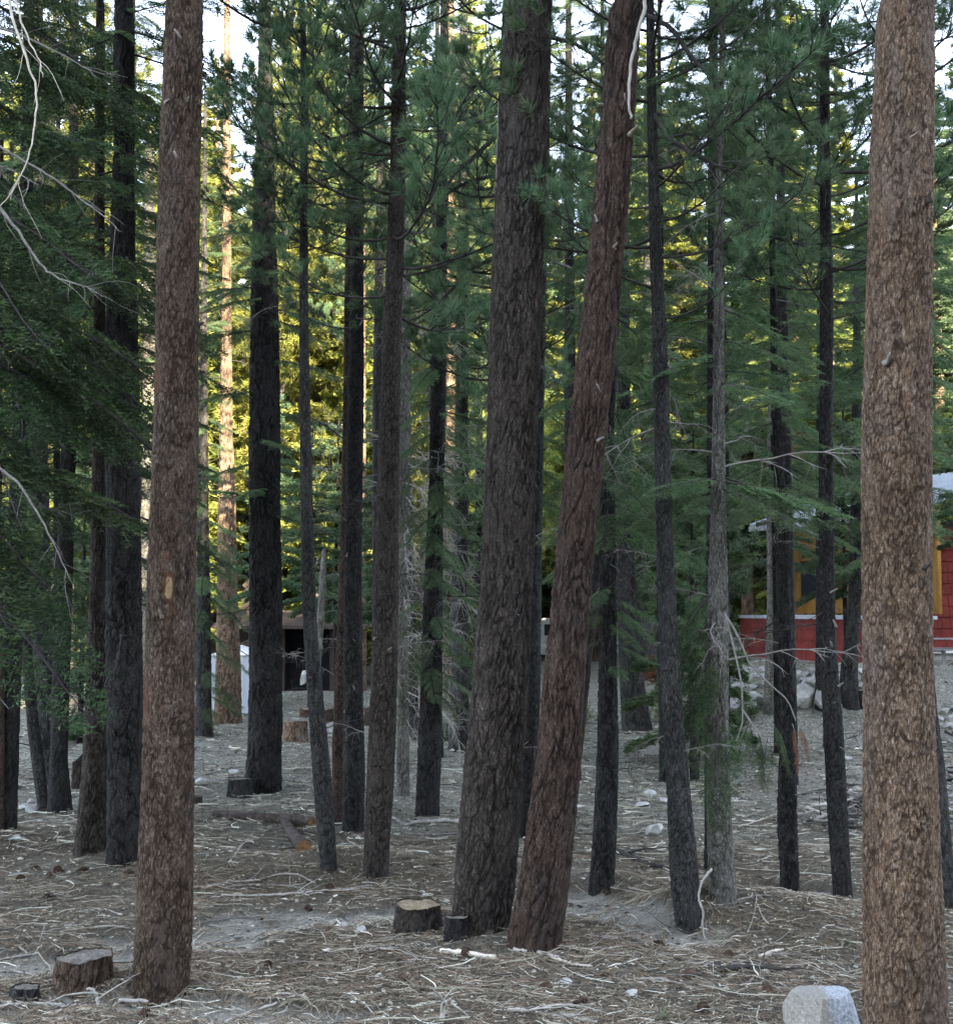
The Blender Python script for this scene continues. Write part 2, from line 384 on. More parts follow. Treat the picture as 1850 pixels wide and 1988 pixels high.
def make_fir_branch(L=2.0, dens=1.0):
    A = Acc(); n = 12
    P = path((0, 0, 0), (1, 0, .05), L, n, (0, 0, -.30), .03); P[-4:, 2] += np.array([0, .01, .03, .06]) * L / 2
    A.add(*tube_va(P, np.linspace(.017, .003, n + 1), 4), 0)
    B = []; D = []; va = []
    s = .12
    ss = np.arange(.12 * L, L, .075 / dens)
    for q in ss:
        f = q / L; i = min(n - 1, int(f * n)); p = P[i] + (P[i + 1] - P[i]) * (f * n - i); ax = unit(P[i + 1] - P[i])
        for sgn in (-1, 1):
            if rng.random() < .12: continue
            l = (1 - f) ** .75 * L * .36 * min(1, (f + .1) * 3.2) * rng.uniform(.6, 1.15) + .06
            dd = ax * .75 + np.array([0, sgn, rng.uniform(-.22, .1)]); m = 5
            Q = path(p, dd, l, m, (0.2, 0, -.35), .05)
            A.add(*tube_va(Q, np.linspace(.004, .0015, m + 1), 3, False), 0)
            av = rng.uniform(.15, .85)
            for u in np.arange(.05, l, .055 / dens):
                g = u / l; j = min(m - 1, int(g * m)); p2 = Q[j] + (Q[j + 1] - Q[j]) * (g * m - j); ax2 = unit(Q[j + 1] - Q[j])
                for s2 in (-1, 1):
                    l2 = rng.uniform(.05, .13) * (1.15 - .6 * g)
                    sd = np.cross(ax2, [0, 0, 1]); d2 = unit(ax2 * .9 + sd * s2 * .8 + np.array([0, 0, rng.uniform(-.15, .12)]))
                    k = max(3, int(l2 / .014)); t = np.linspace(0, 1, k)
                    bb = p2 + d2 * (t[:, None] * l2)
                    sd2 = np.cross(d2, [0, 0, 1.0]); sg = np.where(np.arange(k) % 2 == 0, 1, -1)[:, None]
                    dn = unit(d2 * .55 + sd2 * sg * .8 + rng.normal(size=(k, 3)) * .22 + np.array([0, 0, .18]))
                    B.append(bb); D.append(dn); va.append(np.full(k, av + rng.normal() * .1))
    B = np.concatenate(B); D = np.concatenate(D); va = np.clip(np.concatenate(va) + .15 * rng.normal(size=len(B)), 0, 1)
    needles(A, B, D, .042, .015, 1, va)
    return A
def rotM(az, tilt=0, sc=1.0, loc=(0, 0, 0), roll=0):
    M = Matrix.Translation(loc) @ Matrix.Rotation(az, 4, 'Z') @ Matrix.Rotation(-tilt, 4, 'Y') @ Matrix.Rotation(roll, 4, 'X') @ Matrix.Scale(sc, 4)
    return np.array(M)
PB = [make_pine_branch(2.0) for _ in range(5)]
FB = [make_fir_branch(2.0, 1.0) for _ in range(3)]
def make_pine_crown(H=9.0, nb=46, rmax=1.0, seed=0):
    A = Acc(); az = 0
    for i in range(nb):
        f = (i + .5) / nb; z = f ** 1.05 * H; az += R(137 + rng.normal() * 20)
        sc = (1 - f) ** .6 * rng.uniform(.65, 1.05) * rmax + .15
        A.merge(PB[rng.integers(5)], rotM(az, R(-8 + 38 * f + rng.normal() * 8), sc, (0, 0, z), rng.normal() * .3), rng.normal() * .15)
    for _ in range(6): tuft(A, np.array([0, 0, H]), np.array([rng.normal() * .5, rng.normal() * .5, 1]))
    return A
def make_fir_crown(H=8.0, nb=44, rmax=1.0):
    A = Acc(); az = 0
    for i in range(nb):
        f = (i + .5) / nb; z = f * H; az += R(137 + rng.normal() * 15)
        sc = (1 - f) ** .85 * rng.uniform(.8, 1.05) * rmax + .12
        A.merge(FB[rng.integers(3)], rotM(az, R(-14 + 30 * f + rng.normal() * 6), sc, (0, 0, z), rng.normal() * .15), rng.normal() * .12)
    return A
def make_far(H=16.0, rb=2.5, n=20000, kind='fir', z0=.08, sz=.21, lobe=1.0):
    """far tree crown: branches carrying small leaf-sized faces"""
    A = Acc(); nb = int(8.0 * H)
    zf = np.sort(rng.uniform(z0, 1, nb) ** 1.0); per = np.maximum(6, ((1 - zf) ** .7 * n / (nb * .6)).astype(int))
    az = 0
    for f, k in zip(zf, per):
        az += R(137 + rng.normal() * 25)
        L = rb * (1 - f) ** (.8 if kind == 'fir' else .45) * rng.uniform(.55, 1.12) * min(1, (f - z0) * 7 + .55) + .25
        tilt = (-.30 if kind == 'fir' else .12) + .5 * f + rng.normal() * .1
        dr = np.array([math.cos(az), math.sin(az), tilt]); dr /= np.linalg.norm(dr); o = np.array([0, 0, f * H])
        tip = o + dr * L; A.add(*tube_va(np.array([o, o + dr * L * .5 + [0, 0, -.03 * L], tip]), (.02 + .012 * L, .012 + .006 * L, .006), 3, False), 0)
        side = np.array([-math.sin(az), math.cos(az), 0]); av = rng.uniform(.1, .9)
        if kind == 'fir':
            t = rng.uniform(.08, 1, k) ** .8; wd = .36 * L * (1.15 - t) * np.minimum(1, t * 3)
            B = o + dr * (t * L)[:, None] + side * (rng.uniform(-1, 1, k) * wd)[:, None] + np.array([0, 0, 1]) * (rng.normal(size=k) * .05 - .10 * t * t * L)[:, None]
            D = unit(dr * .8 + side * rng.uniform(-1, 1, k)[:, None] + rng.normal(size=(k, 3)) * .25)
            W = np.full(k, sz * .42); LL = sz * rng.uniform(.6, 1.3, k)
            needles(A, B, D, LL, W, 1, np.clip(av + rng.normal(size=k) * .2, 0, 1))
        else:
            nc = max(2, int(k / 26)); t = rng.uniform(.3, 1, nc)
            cc = o + dr * (t * L)[:, None] + side * (rng.uniform(-1, 1, nc) * .35 * L * (1.2 - t))[:, None] + np.array([0, 0, 1]) * (rng.normal(size=nc) * .12 + .1 * t)[:, None]
            B = np.repeat(cc, 26, 0) + rng.normal(size=(nc * 26, 3)) * .05; D = unit(rng.normal(size=(nc * 26, 3)) + dr * .5 + [0, 0, .3])
            needles(A, B, D, sz * 1.5 * rng.uniform(.6, 1.2, nc * 26), sz * .22, 1, np.clip(av + np.repeat(rng.normal(size=nc) * .25, 26), 0, 1))
    return A
PC = [make_pine_crown(9, 44, 1.0).mesh('pine_crown', [DTWIG, PINE], {0}), make_pine_crown(9, 36, .85).mesh('pine_crown', [DTWIG, PINE], {0}), make_pine_crown(8, 50, .8).mesh('pine_crown', [DTWIG, PINE], {0})]
FC = [make_fir_crown(8, 40, .8).mesh('fir_crown', [DTWIG, FIR], {0}), make_fir_crown(9, 46, .7).mesh('fir_crown', [DTWIG, FIR], {0})]
PBm = [a.mesh('pine_branch', [DTWIG, PINE], {0}) for a in PB]
FBm = [a.mesh('fir_branch', [DTWIG, FIR], {0}) for a in FB]
FBd = [a.mesh('dark_fir_branch', [DTWIG, FIRD], {0}) for a in FB]
FBx = FB[0].mesh('dead_fir_branch', [TWIG, DEADN], {0})
DBm = [make_dead(1.2, 8, d).mesh('dead_branch', [m]) for d, m in ((-.5, TWIG), (-.2, TWIG), (.5, DTWIG), (-.9, DTWIG), (.2, DTWIG))]
WB = [make_dead(1.5, 14, d, .009).mesh('bleached_branch', [PTWIG]) for d in (-.7, -.4, -1.0)]
STB = simple('stub_wood', (.08, .06, .045), (.30, .26, .20), 40)
STUB = []
for k in range(5):
    a = Acc(); P = path((-.02, 0, 0), (1, .1, .2), rng.uniform(.05, .11), 4, (0, 0, .2), .2); a.add(*tube_va(P, np.array((.022, .014, .010, .009, .005)) * rng.uniform(.7, 1.15), 7)); STUB.append(a.mesh('branch_stub', [(TWIG, DTWIG, STB)[k % 3]], True))

# ------------------------------------------------------------------ ground
gm, n = mat('forest_floor')
big = noise(n, .35, 5, rough=.65); med = noise(n, 3.5, 8, rough=.75); fine = noise(n, 38, 8, rough=.85, dist=.8); str_ = noise(n, 16, 6, st=(1, .45, 1), rough=.85, dist=1.5)
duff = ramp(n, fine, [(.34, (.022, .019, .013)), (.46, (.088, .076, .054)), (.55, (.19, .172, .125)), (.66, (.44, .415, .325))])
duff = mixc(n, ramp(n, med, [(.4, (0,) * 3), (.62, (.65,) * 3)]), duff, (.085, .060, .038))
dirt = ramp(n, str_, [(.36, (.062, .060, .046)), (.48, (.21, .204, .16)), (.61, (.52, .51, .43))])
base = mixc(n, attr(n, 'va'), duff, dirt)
sandc = ramp(n, fine, [(.3, (.24, .23, .19)), (.5, (.46, .445, .38)), (.68, (.68, .665, .59))])
base = mixc(n, attr(n, 'vb'), base, sandc)
hadd = N(n, 'ShaderNodeMath', operation='ADD'); n.links.new(fine, hadd.inputs[0]); n.links.new(med, hadd.inputs[1])
finish(n, base, .95, hadd.outputs[0], 1.0, .08, .1)
def spaced(segs):
    out = []
    for a, b, s in segs: out.append(np.arange(a, b, s))
    return np.concatenate(out + [[segs[-1][1]]])
xs = spaced([(-400, -60, 20), (-60, -14, 1.5), (-14, 14, .09), (14, 60, 1.5), (60, 400, 20)])
ys = spaced([(-400, -10, 20), (-10, 8, 1), (8, 20, .08), (20, 42, .16), (42, 110, 1.2), (110, 600, 20)])
X, Y = np.meshgrid(xs, ys); Z = ground(X, Y); sm = sandmask(X, Y)
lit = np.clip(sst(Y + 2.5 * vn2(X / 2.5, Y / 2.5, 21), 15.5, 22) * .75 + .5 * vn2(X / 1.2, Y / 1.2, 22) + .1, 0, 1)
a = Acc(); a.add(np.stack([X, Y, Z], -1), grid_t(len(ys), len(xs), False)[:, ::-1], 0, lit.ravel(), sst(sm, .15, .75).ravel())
tag(a.obj('ground', [gm], None, True), kind='structure')

# unseen sun blocker added behind camera: hill whose skyline shades the near trees
te = math.tan(R(SUN_EL)); ux, uy = math.sin(R(SUN_AZ)), math.cos(R(SUN_AZ)); wx, wy = -uy, ux
l = np.arange(-260, 260, 1.5); Hr = 154.0 + 5 * sst(l, 12.3, 16) + 7 * sst(l, 18, 28) - 4 * sst(l, 60, 90)
Hr = Hr + 2.5 * vn2(l / 7, l * 0, 31) + 3.5 * np.abs(vn2(l / 2.2, l * 0, 32)) * 2
A_ = Acc(); rows = []
for dd, hf in ((120, 0), (170, .35), (215, .72), (250, 1), (300, .9), (420, 0)):
    h = Hr * hf + (0 if hf in (0, 1) else 1) * vn2(l / 15, l * 0 + dd, 33) * 12
    rows.append(np.stack([ux * dd + wx * l, uy * dd + wy * l, h - 1], -1))
hm = simple('shade_hill_cover', (.03, .05, .02), (.09, .11, .05), .3, bs=.6, bd=2)
A_.add(np.array(rows), grid_t(6, len(l), False)); tag(A_.obj('shade_hill', [hm], None, True), kind='structure')
# far slope beyond the forest
xx = np.arange(-240, 241, 12.0); yy = np.arange(170, 420, 12.0); XX, YY = np.meshgrid(xx, yy)
ZZ_ = 5 + 30 * sst(YY, 170, 400) * (1 + .3 * vn2(XX / 60, YY / 60, 35)) * (1 - .35 * sst(XX, -20, 80)) + 3 * vn2(XX / 9, YY / 9, 36)
A_ = Acc(); A_.add(np.stack([XX, YY, ZZ_], -1), grid_t(len(yy), len(xx), False)[:, ::-1]); tag(A_.obj('far_hills', [simple('far_wooded_slope', (.06, .09, .025), (.19, .21, .065), .25, bs=.8, bd=3)], None, True), kind='structure')

# ------------------------------------------------------------------ specified trees
def stub_at(root, px, py, Y, r, side=None, big=1.0):
    p = atY(px, py, Y); q = link('branch_stub', random.choice(STUB), root)
    q.location = Vector((p[0], Y - r * .92, p[2])) - root.location
    ang = R(-90 + random.uniform(-35, 35)) if side is None else (R(0) if side > 0 else R(180)) + R(random.uniform(-25, 25))
    if side is not None: q.location.y += r * .9
    q.rotation_euler = (0, R(random.uniform(-30, 10)), ang); s = big * random.uniform(.8, 1.4); q.scale = (s, s, s)
def tree(name, label, cat, rows, bark, cu=.06, cz=.16, amp=.011, H=18, crown=None, dead=0, res=1.0, flare=1.0, group=None, Yo=None, stubs=(), wound=False, plate=1.0, yb=None, deadset=None, dlen=1.0, tip=.03):
    rows = sorted(rows, key=lambda q: -q[0]); y0, xl, xr = rows[0]
    base = at((xl + xr) / 2, y0 if yb is None else yb)
    if Yo: base = np.array([*atY((xl + xr) / 2, 1200, Yo)[:2], 0]); base[2] = float(ground(base[0], base[1]))
    D = base[1] ; P = []; RR = []
    for y, a_, b_ in rows:
        p = atY((a_ + b_) / 2, y, D); sc = np.linalg.norm(p - [0, 0, EYE]) / math.sqrt(F * F + (y - CY) ** 2 + ((a_ + b_) / 2 - CX) ** 2)
        P.append(p); RR.append((b_ - a_) / 2 * sc)
    P = np.array(P); RR = np.array(RR)
    if P[0][2] > base[2]: P = np.vstack([[P[0][0], D, base[2]], P]); RR = np.concatenate([[RR[0]], RR])
    P = np.vstack([[P[0][0] - (P[1][0] - P[0][0]) * .2, D, min(P[0][2], base[2]) - .25], P]); RR = np.concatenate([[RR[0] * 1.03], RR])
    RR[:2] *= .90 if flare > 0 else 1
    zt = P[-1][2]
    if H > zt + .5:
        sl = (P[-1][0] - P[-3][0]) / max(.5, P[-1][2] - P[-3][2]) * .5; r0 = RR[-1]; m = 6
        for k in range(1, m + 1):
            t = k / m; P = np.vstack([P, [P[-1][0] + sl * (H - zt) / m, D, zt + (H - zt) * t]]); RR = np.append(RR, r0 * (1 - t) + tip * t)
    root = thing(name, label, cat, (float(base[0]), float(base[1]), float(base[2])), group)
    zvis = min(P[-1][2], EYE + (1230 / F) * D)
    px = D / F
    dz = max(.011, px * 1.9) * res; segs = int(min(180, max(20, 2 * math.pi * RR[1] / (px * 1.9) / res)))
    A = Acc(); zs, cx, cy, rr, V, sg = trunk_mesh(A, P - base, RR, zvis - base[2], dz, segs, cu, cz, amp, hash(label) % 977 if False else (sum(map(ord, label)) % 977), flare, plate)
    tr = A.obj('trunk', [BK[bark]], root, True)
    if wound:
        me = tr.data; Vf = V.reshape(-1, 3) + base; wv = np.zeros(len(Vf))
        for (wxp, wyp, hw, hh, s) in wound:
            c = atY(wxp, wyp, D); k = D / F
            q = 1.7 - 1.7 * np.hypot((Vf[:, 0] - c[0]) / (hw * k), (Vf[:, 2] - c[2]) / (hh * k)); wv = np.maximum(wv, np.where(Vf[:, 1] < D, np.clip(q, 0, 1) * s, 0))
        at_ = me.attributes.new('wound', 'FLOAT', 'POINT'); at_.data.foreach_set('value', wv.astype(np.float32))
    def on(z):   # centre and radius at absolute height z
        zz = z - base[2]; return np.interp(zz, zs, cx), np.interp(zz, zs, cy), np.interp(zz, zs, rr)
    if crown:
        for kind, z0, s, sxy in crown:
            me = {'p': PC, 'f': FC}[kind]; me = me[random.randrange(len(me))]
            q = link('crown', me, root); x_, y_, _ = on(z0); x2, _, _ = on(z0 + 6)
            q.location = (x_, y_, z0 - base[2]); q.scale = (sxy, sxy, s); q.rotation_euler = (0, math.atan2(x2 - x_, 6), random.uniform(0, 6.28))
            # ZYX keeps the lean in the image plane small
    for k in range(dead):
        z = base[2] + random.uniform(.9, max(2.0, min(zvis, (crown[0][1] + 2 if crown else zvis)) - base[2]))
        x_, y_, r_ = on(z); az = random.uniform(0, 6.28); q = link('dead_branch', random.choice(deadset or DBm), root)
        q.location = (x_ + math.cos(az) * r_ * .8, y_ + math.sin(az) * r_ * .8, z - base[2])
        s = random.uniform(.25, 1.0) * dlen; q.scale = (s, s, s); q.rotation_euler = (random.uniform(-.5, .5), R(random.uniform(-25, 30)), az)
    for st in stubs:
        y_ = st[1]; _, _, r_ = on(atY(st[0], st[1], D)[2]); stub_at(root, st[0], st[1], D, r_ * (1 if len(st) < 3 or st[2] == 0 else .6), None if len(st) < 3 or st[2] == 0 else st[2], 1 if len(st) < 4 else st[3])
    return root, D, on, base

def put_branch(root, px, py, Y, az, tilt, s, lib, nm='branch', roll=0):
    p = atY(px, py, Y); q = link(nm, lib[random.randrange(len(lib))] if isinstance(lib, list) else lib, root)
    q.location = Vector(p) - root.location; q.rotation_euler = Euler3(az, tilt, roll); q.scale = (s, s, s); return q
def Euler3(az, tilt, roll=0): return (Matrix.Rotation(az, 3, 'Z') @ Matrix.Rotation(-tilt, 3, 'Y') @ Matrix.Rotation(roll, 3, 'X')).to_euler()

T = {}
T['t1'] = tree('pine_tree', 'straight warm-brown pine trunk at front left with a yellow bark wound', 'tree',
  [(1925, 252, 368), (1830, 262, 370), (1700, 268, 372), (1500, 277, 374), (1300, 282, 376), (1100, 288, 378), (900, 297, 383), (700, 303, 384), (500, 305, 385), (300, 310, 388), (100, 320, 392), (-60, 323, 394)],
  'warm', .036, .10, .009, 21, [('p', 12, .8, 1.0)], flare=.5, wound=[(338, 1140, 15, 46, 1.0), (334, 1092, 20, 48, .5), (312, 740, 14, 50, .62), (292, 1360, 12, 90, .62), (338, 1200, 22, 70, .45)],
  stubs=[(352, 327, 0, 1.4), (330, 210), (370, 205), (356, 88), (388, 235, 1, 1.8), (388, 632, 1, 1.2), (350, 715, 0, .9), (380, 405, 1, 1)], plate=1.2)
T['t2'] = tree('pine_tree', 'thickest dark brown pine trunk in the middle, left one of the close leaning pair', 'tree',
  [(1805, 874, 990), (1700, 885, 1000), (1500, 903, 1010), (1300, 922, 1024), (1100, 938, 1033), (900, 945, 1038), (700, 951, 1046), (500, 958, 1052), (300, 968, 1060), (100, 979, 1066), (-60, 986, 1073)],
  'brown', .05, .20, .018, 23, [('p', 13.5, .8, 1.0)], flare=.6, plate=1.1, stubs=[(1003, 1195, 0, .6), (950, 622, -1, 1.3), (980, 1030, 0, .5)])
T['t3'] = tree('pine_tree', 'reddish-brown pine trunk leaning right beside the thickest trunk', 'tree',
  [(1835, 985, 1088), (1700, 1012, 1106), (1500, 1040, 1124), (1300, 1058, 1136), (1100, 1078, 1150), (900, 1098, 1170), (700, 1120, 1192), (500, 1142, 1208), (300, 1160, 1226), (100, 1176, 1238), (-60, 1189, 1249)],
  'red', .05, .22, .017, 22, [('p', 13, .8, .9)], flare=.9, plate=1.1,
  stubs=[(1180, 206, -1, 1.3), (1220, 268, 0, 1.3), (1184, 337), (1184, 397), (1188, 488), (1155, 436), (1142, 594, -1, 1), (1160, 765), (1160, 858, 0, 1.2), (1103, 911, -1, 1.2), (1102, 1155, 0, 1.2), (1182, 437), (1210, 205)])
T['t4'] = tree('pine_tree', 'massive light-brown pine trunk at the right edge beside the pale boulder', 'tree',
  [(2035, 1676, 1850), (1980, 1682, 1836), (1850, 1681, 1830), (1700, 1680, 1824), (1500, 1681, 1815), (1300, 1680, 1808), (1100, 1678, 1806), (900, 1676, 1806), (700, 1682, 1806), (500, 1688, 1807), (300, 1693, 1811), (100, 1703, 1812), (-60, 1704, 1810)],
  'tan', .036, .09, .010, 22, [('p', 12, 1.1, 1.2)], flare=.2, plate=1.0,
  stubs=[(1697, 838, -1, 2.2), (1690, 762, -1, 1.8), (1785, 402, 0, 1.3), (1750, 285), (1780, 1104, 0, 1.1), (1705, 715), (1752, 1300)])
T['t6'] = tree('pine_tree', 'black pine trunk showing as a strip behind the thickest trunk', 'tree',
  [(1640, 935, 975), (1100, 945, 980), (700, 953, 985), (500, 957, 988), (300, 964, 992), (120, 972, 996), (-60, 978, 1000)], 'dark', .06, .15, .01, 18, [('p', 5.6, 1.15, 1.05)], dead=14)
T['t7'] = tree('pine_tree', 'dark bluish pine trunk visible between the close leaning pair', 'tree',
  [(1628, 1003, 1032), (1378, 1019, 1049), (1121, 1022, 1051), (900, 1030, 1054), (700, 1038, 1057), (300, 1048, 1066), (-60, 1056, 1072)], 'dark', .05, .12, .009, 17, [('p', 7.5, 1.0, .8)], dead=16, deadset=DBm[:3])
T['t8'] = tree('pine_tree', 'slim dark brown trunk left of the warm-brown front trunk, outer of two', 'tree',
  [(1655, 141, 210), (1500, 160, 212), (1300, 170, 208), (1100, 177, 205), (800, 182, 205), (430, 184, 202), (0, 187, 202)], 'brown', .06, .16, .012, 16, [('f', 6.5, 1.0, .9)], dead=5)
T['t9'] = tree('pine_tree', 'dark rough trunk directly left of the warm-brown front trunk', 'tree',
  [(1675, 207, 274), (1500, 212, 278), (1300, 206, 277), (1000, 210, 272), (700, 204, 268), (500, 214, 262), (300, 222, 260), (100, 222, 260), (-60, 225, 258)], 'dark', .07, .22, .018, 19, [('f', 8.5, 1.1, 1.1)], dead=6)
T['t10'] = tree('pine_tree', 'thick dark furrowed trunk behind the small round stump on the left', 'tree',
  [(1533, 473, 547), (1480, 480, 546), (1400, 483, 547), (1200, 484, 546), (1000, 484, 543), (800, 485, 542), (600, 488, 540), (400, 492, 534), (200, 500, 528), (-60, 506, 524)], 'dark', .08, .26, .022, 19, [('f', 7.8, .8, .8)], dead=16)
T['t11'] = tree('pine_tree', 'thinnest trunk left of centre, curving right towards its foot', 'tree',
  [(1688, 622, 657), (1600, 614, 650), (1500, 607, 643), (1400, 600, 632), (1300, 594, 622), (1200, 588, 614), (1000, 584, 608), (800, 582, 602), (600, 581, 598), (300, 583, 597), (100, 584, 595), (-60, 582, 591)], 'grey', .04, .10, .006, 13, [('p', 7.0, .65, .7)], dead=10)
T['t12'] = tree('pine_tree', 'slim dark trunk with small pale stubs between two slender trunks left of centre', 'tree',
  [(1612, 662, 707), (1500, 666, 709), (1300, 667, 704), (1100, 668, 702), (900, 672, 704), (700, 677, 706), (500, 681, 705), (300, 684, 706), (-60, 690, 706)], 'dark', .05, .13, .009, 16, [('p', 6.8, .75, .9)], dead=18,
  stubs=[(672, 1150, -1), (690, 1245), (700, 1180), (668, 1290, -1), (690, 1340), (670, 1380), (676, 1080)])
T['t12b'] = tree('pine_tree', 'flaky reddish-brown trunk hugging a slim dark trunk left of centre', 'tree',
  [(1603, 645, 672), (1450, 645, 672), (1350, 650, 675), (1200, 656, 680), (1100, 660, 684), (900, 664, 684), (400, 672, 688)], 'red', .05, .10, .012, 12, [('p', 8.0, .7, .6)], dead=8)
T['t13'] = tree('pine_tree', 'evenly tapering dark pine trunk left of centre, standing alone nearer than the dark stubbed one', 'tree',
  [(1700, 702, 755), (1500, 712, 766), (1300, 722, 771), (1100, 728, 773), (900, 734, 775), (700, 742, 778), (500, 751, 783), (300, 758, 788), (-60, 766, 788)], 'brown', .045, .13, .009, 17, [('p', 6.2, 1.1, 1.05)], dead=10,
  stubs=[(745, 1010), (770, 1035, 1), (742, 1160), (728, 1240), (756, 1262), (740, 1330)])
T['t14'] = tree('fir_tree', 'blackish trunk with bright green fir sprays just left of the thickest trunk', 'tree',
  [(1585, 804, 853), (1450, 811, 857), (1300, 818, 858), (1150, 823, 859), (1000, 831, 860), (850, 836, 864), (720, 838, 866), (400, 848, 868), (0, 856, 870)], 'dark', .06, .16, .012, 15, [('f', 6.5, 1.0, .65)], dead=12, deadset=DBm[:2])
T['t15'] = tree('pine_tree', 'grey trunk farther back between green sprays and the thickest trunk', 'tree',
  [(1458, 868, 912), (1400, 873, 911), (1300, 876, 909), (1100, 878, 908), (900, 883, 908), (600, 888, 908), (100, 893, 908)], 'grey', .09, .24, .014, 17, [('f', 7.5, 1.1, 1.0)], dead=8)
T['t16'] = tree('dead_tree', 'bleached dead tree with a mass of bare white twigs right of centre-left trunk', 'tree',
  [(1545, 768, 796), (1300, 771, 794), (1100, 771, 793), (930, 771, 796), (800, 773, 798), (680, 776, 798), (500, 780, 796), (380, 783, 793)], 'pale', .05, .2, .006, 9.2, None, dead=30, deadset=WB, dlen=1.3, flare=.3)
T['t17'] = tree('pine_tree', 'leaning dark trunk behind bare white twigs', 'tree',
  [(1437, 796, 818), (1340, 783, 811), (1200, 776, 806), (1000, 770, 800), (700, 766, 792)], 'grey', .08, .2, .014, 16, [('f', 8, 1.0, .9)], dead=4)
T['t18'] = tree('fir_tree', 'black trunk right of the leaning pair with low green sprays', 'tree',
  [(1722, 1141, 1192), (1600, 1153, 1197), (1500, 1158, 1200), (1400, 1161, 1200), (1300, 1163, 1197), (1100, 1165, 1196), (1000, 1167, 1194), (800, 1172, 1192), (500, 1184, 1200), (200, 1196, 1208)], 'dark', .05, .14, .011, 13.5, [('f', 4.7, 1.0, .62)], dead=12)
T['t18b'] = tree('pine_tree', 'slanting black trunk glimpsed between the reddish leaning trunk and a black one', 'tree',
  [(1560, 1100, 1122), (1250, 1132, 1152), (1100, 1150, 1170), (1000, 1160, 1180), (700, 1186, 1200)], 'dark', .05, .14, .011, 12, None, dead=6)
T['t19'] = tree('pine_tree', 'stout far trunk flaring at the foot, right of the leaning pair', 'tree',
  [(1418, 1203, 1270), (1380, 1205, 1258), (1300, 1202, 1246), (1200, 1199, 1238), (1000, 1196, 1228), (700, 1198, 1222), (300, 1202, 1220)], 'grey', .10, .30, .02, 20, [('f', 8, 1.3, 1.2)], dead=6)
T['t20'] = tree('pine_tree', 'dark purple-grey trunk leaning left, a curved white stick at its foot', 'tree',
  [(1790, 1310, 1363), (1700, 1301, 1357), (1600, 1298, 1346), (1500, 1293, 1336), (1400, 1288, 1326), (1300, 1282, 1319), (1100, 1275, 1308), (900, 1271, 1301), (700, 1268, 1297), (500, 1262, 1285), (300, 1257, 1276), (-60, 1254, 1268)], 'grey', .04, .09, .008, 14.5, [('p', 6.4, .85, .9)], dead=14,
  stubs=[(1275, 560, -1), (1300, 720), (1280, 1250, -1), (1290, 1420, -1)])
T['t21'] = tree('fir_tree', 'pale grey flaky trunk right of centre, the lightest standing trunk', 'tree',
  [(1740, 1377, 1434), (1700, 1376, 1426), (1600, 1374, 1420), (1400, 1373, 1413), (1200, 1374, 1412), (1000, 1381, 1408), (800, 1384, 1406), (600, 1385, 1405), (500, 1386, 1403), (300, 1391, 1403), (-60, 1401, 1410)], 'pale', .045, .12, .012, 13, [('f', 7.6, .8, .6)], dead=16, deadset=DBm[:2], dlen=1.2)
T['t22'] = tree('pine_tree', 'blackish trunk tucked just behind the pale grey flaky trunk', 'tree',
  [(1690, 1366, 1392), (1400, 1368, 1396), (1000, 1372, 1394), (700, 1373, 1392), (300, 1376, 1392), (-60, 1380, 1391)], 'dark', .05, .14, .01, 15, [('p', 8.3, .8, .7)], dead=10)
T['t23'] = tree('fir_tree', 'thin crooked dark trunk with a rust-brown dead spray hanging on it', 'tree',
  [(1732, 1516, 1553), (1600, 1508, 1546), (1500, 1511, 1545), (1400, 1519, 1547), (1300, 1514, 1541), (1200, 1510, 1535), (1050, 1506, 1530), (900, 1502, 1521), (800, 1499, 1516), (740, 1497, 1511), (500, 1494, 1505)], 'dark', .05, .14, .011, 9.5, [('f', 5.0, .55, .55)], dead=18)
T['t24'] = tree('aspen_tree', 'slender whitish trunk in front of the red cabin wall', 'tree',
  [(1383, 1480, 1509), (1300, 1485, 1510), (1200, 1489, 1509), (1100, 1489, 1505), (1000, 1488, 1501), (800, 1490, 1500), (550, 1494, 1503)], 'pale', .08, .05, .004, 11, [('f', 6.0, .6, .8)], dead=8)
T['t25'] = tree('pine_tree', 'straight black pine trunk with white stub ends left of the massive right-edge trunk', 'tree',
  [(1745, 1617, 1655), (1600, 1607, 1646), (1400, 1598, 1636), (1300, 1593, 1626), (1200, 1590, 1621), (1000, 1590, 1618), (800, 1590, 1616), (600, 1592, 1618), (400, 1592, 1613), (300, 1592, 1611), (100, 1592, 1610), (-60, 1592, 1608)], 'dark', .035, .08, .006, 14, [('p', 6.0, .9, .95)], dead=16,
  stubs=[(1617, 1215), (1610, 1256), (1608, 1340), (1612, 1365), (1618, 1390, 0, 1), (1620, 1470, 0, 1.2), (1609, 1150), (1626, 1330)])
T['t26'] = tree('pine_tree', 'bluish-grey trunk half hidden behind the massive right-edge trunk', 'tree',
  [(1765, 1812, 1862), (1600, 1797, 1842), (1480, 1790, 1832), (1390, 1780, 1818), (1200, 1768, 1804), (900, 1762, 1792)], 'grey', .06, .16, .012, 15, [('p', 8, 1.0, .9)], dead=4)
T['t27'] = tree('pine_tree', 'deeply furrowed trunk catching orange sunlight beside the grey shed', 'tree',
  [(1403, 414, 470), (1300, 420, 467), (1200, 423, 462), (1000, 424, 457), (800, 428, 450), (500, 432, 448), (0, 436, 446)], 'tan', .10, .30, .025, 19, [('f', 10.5, .9, .9)], dead=10)
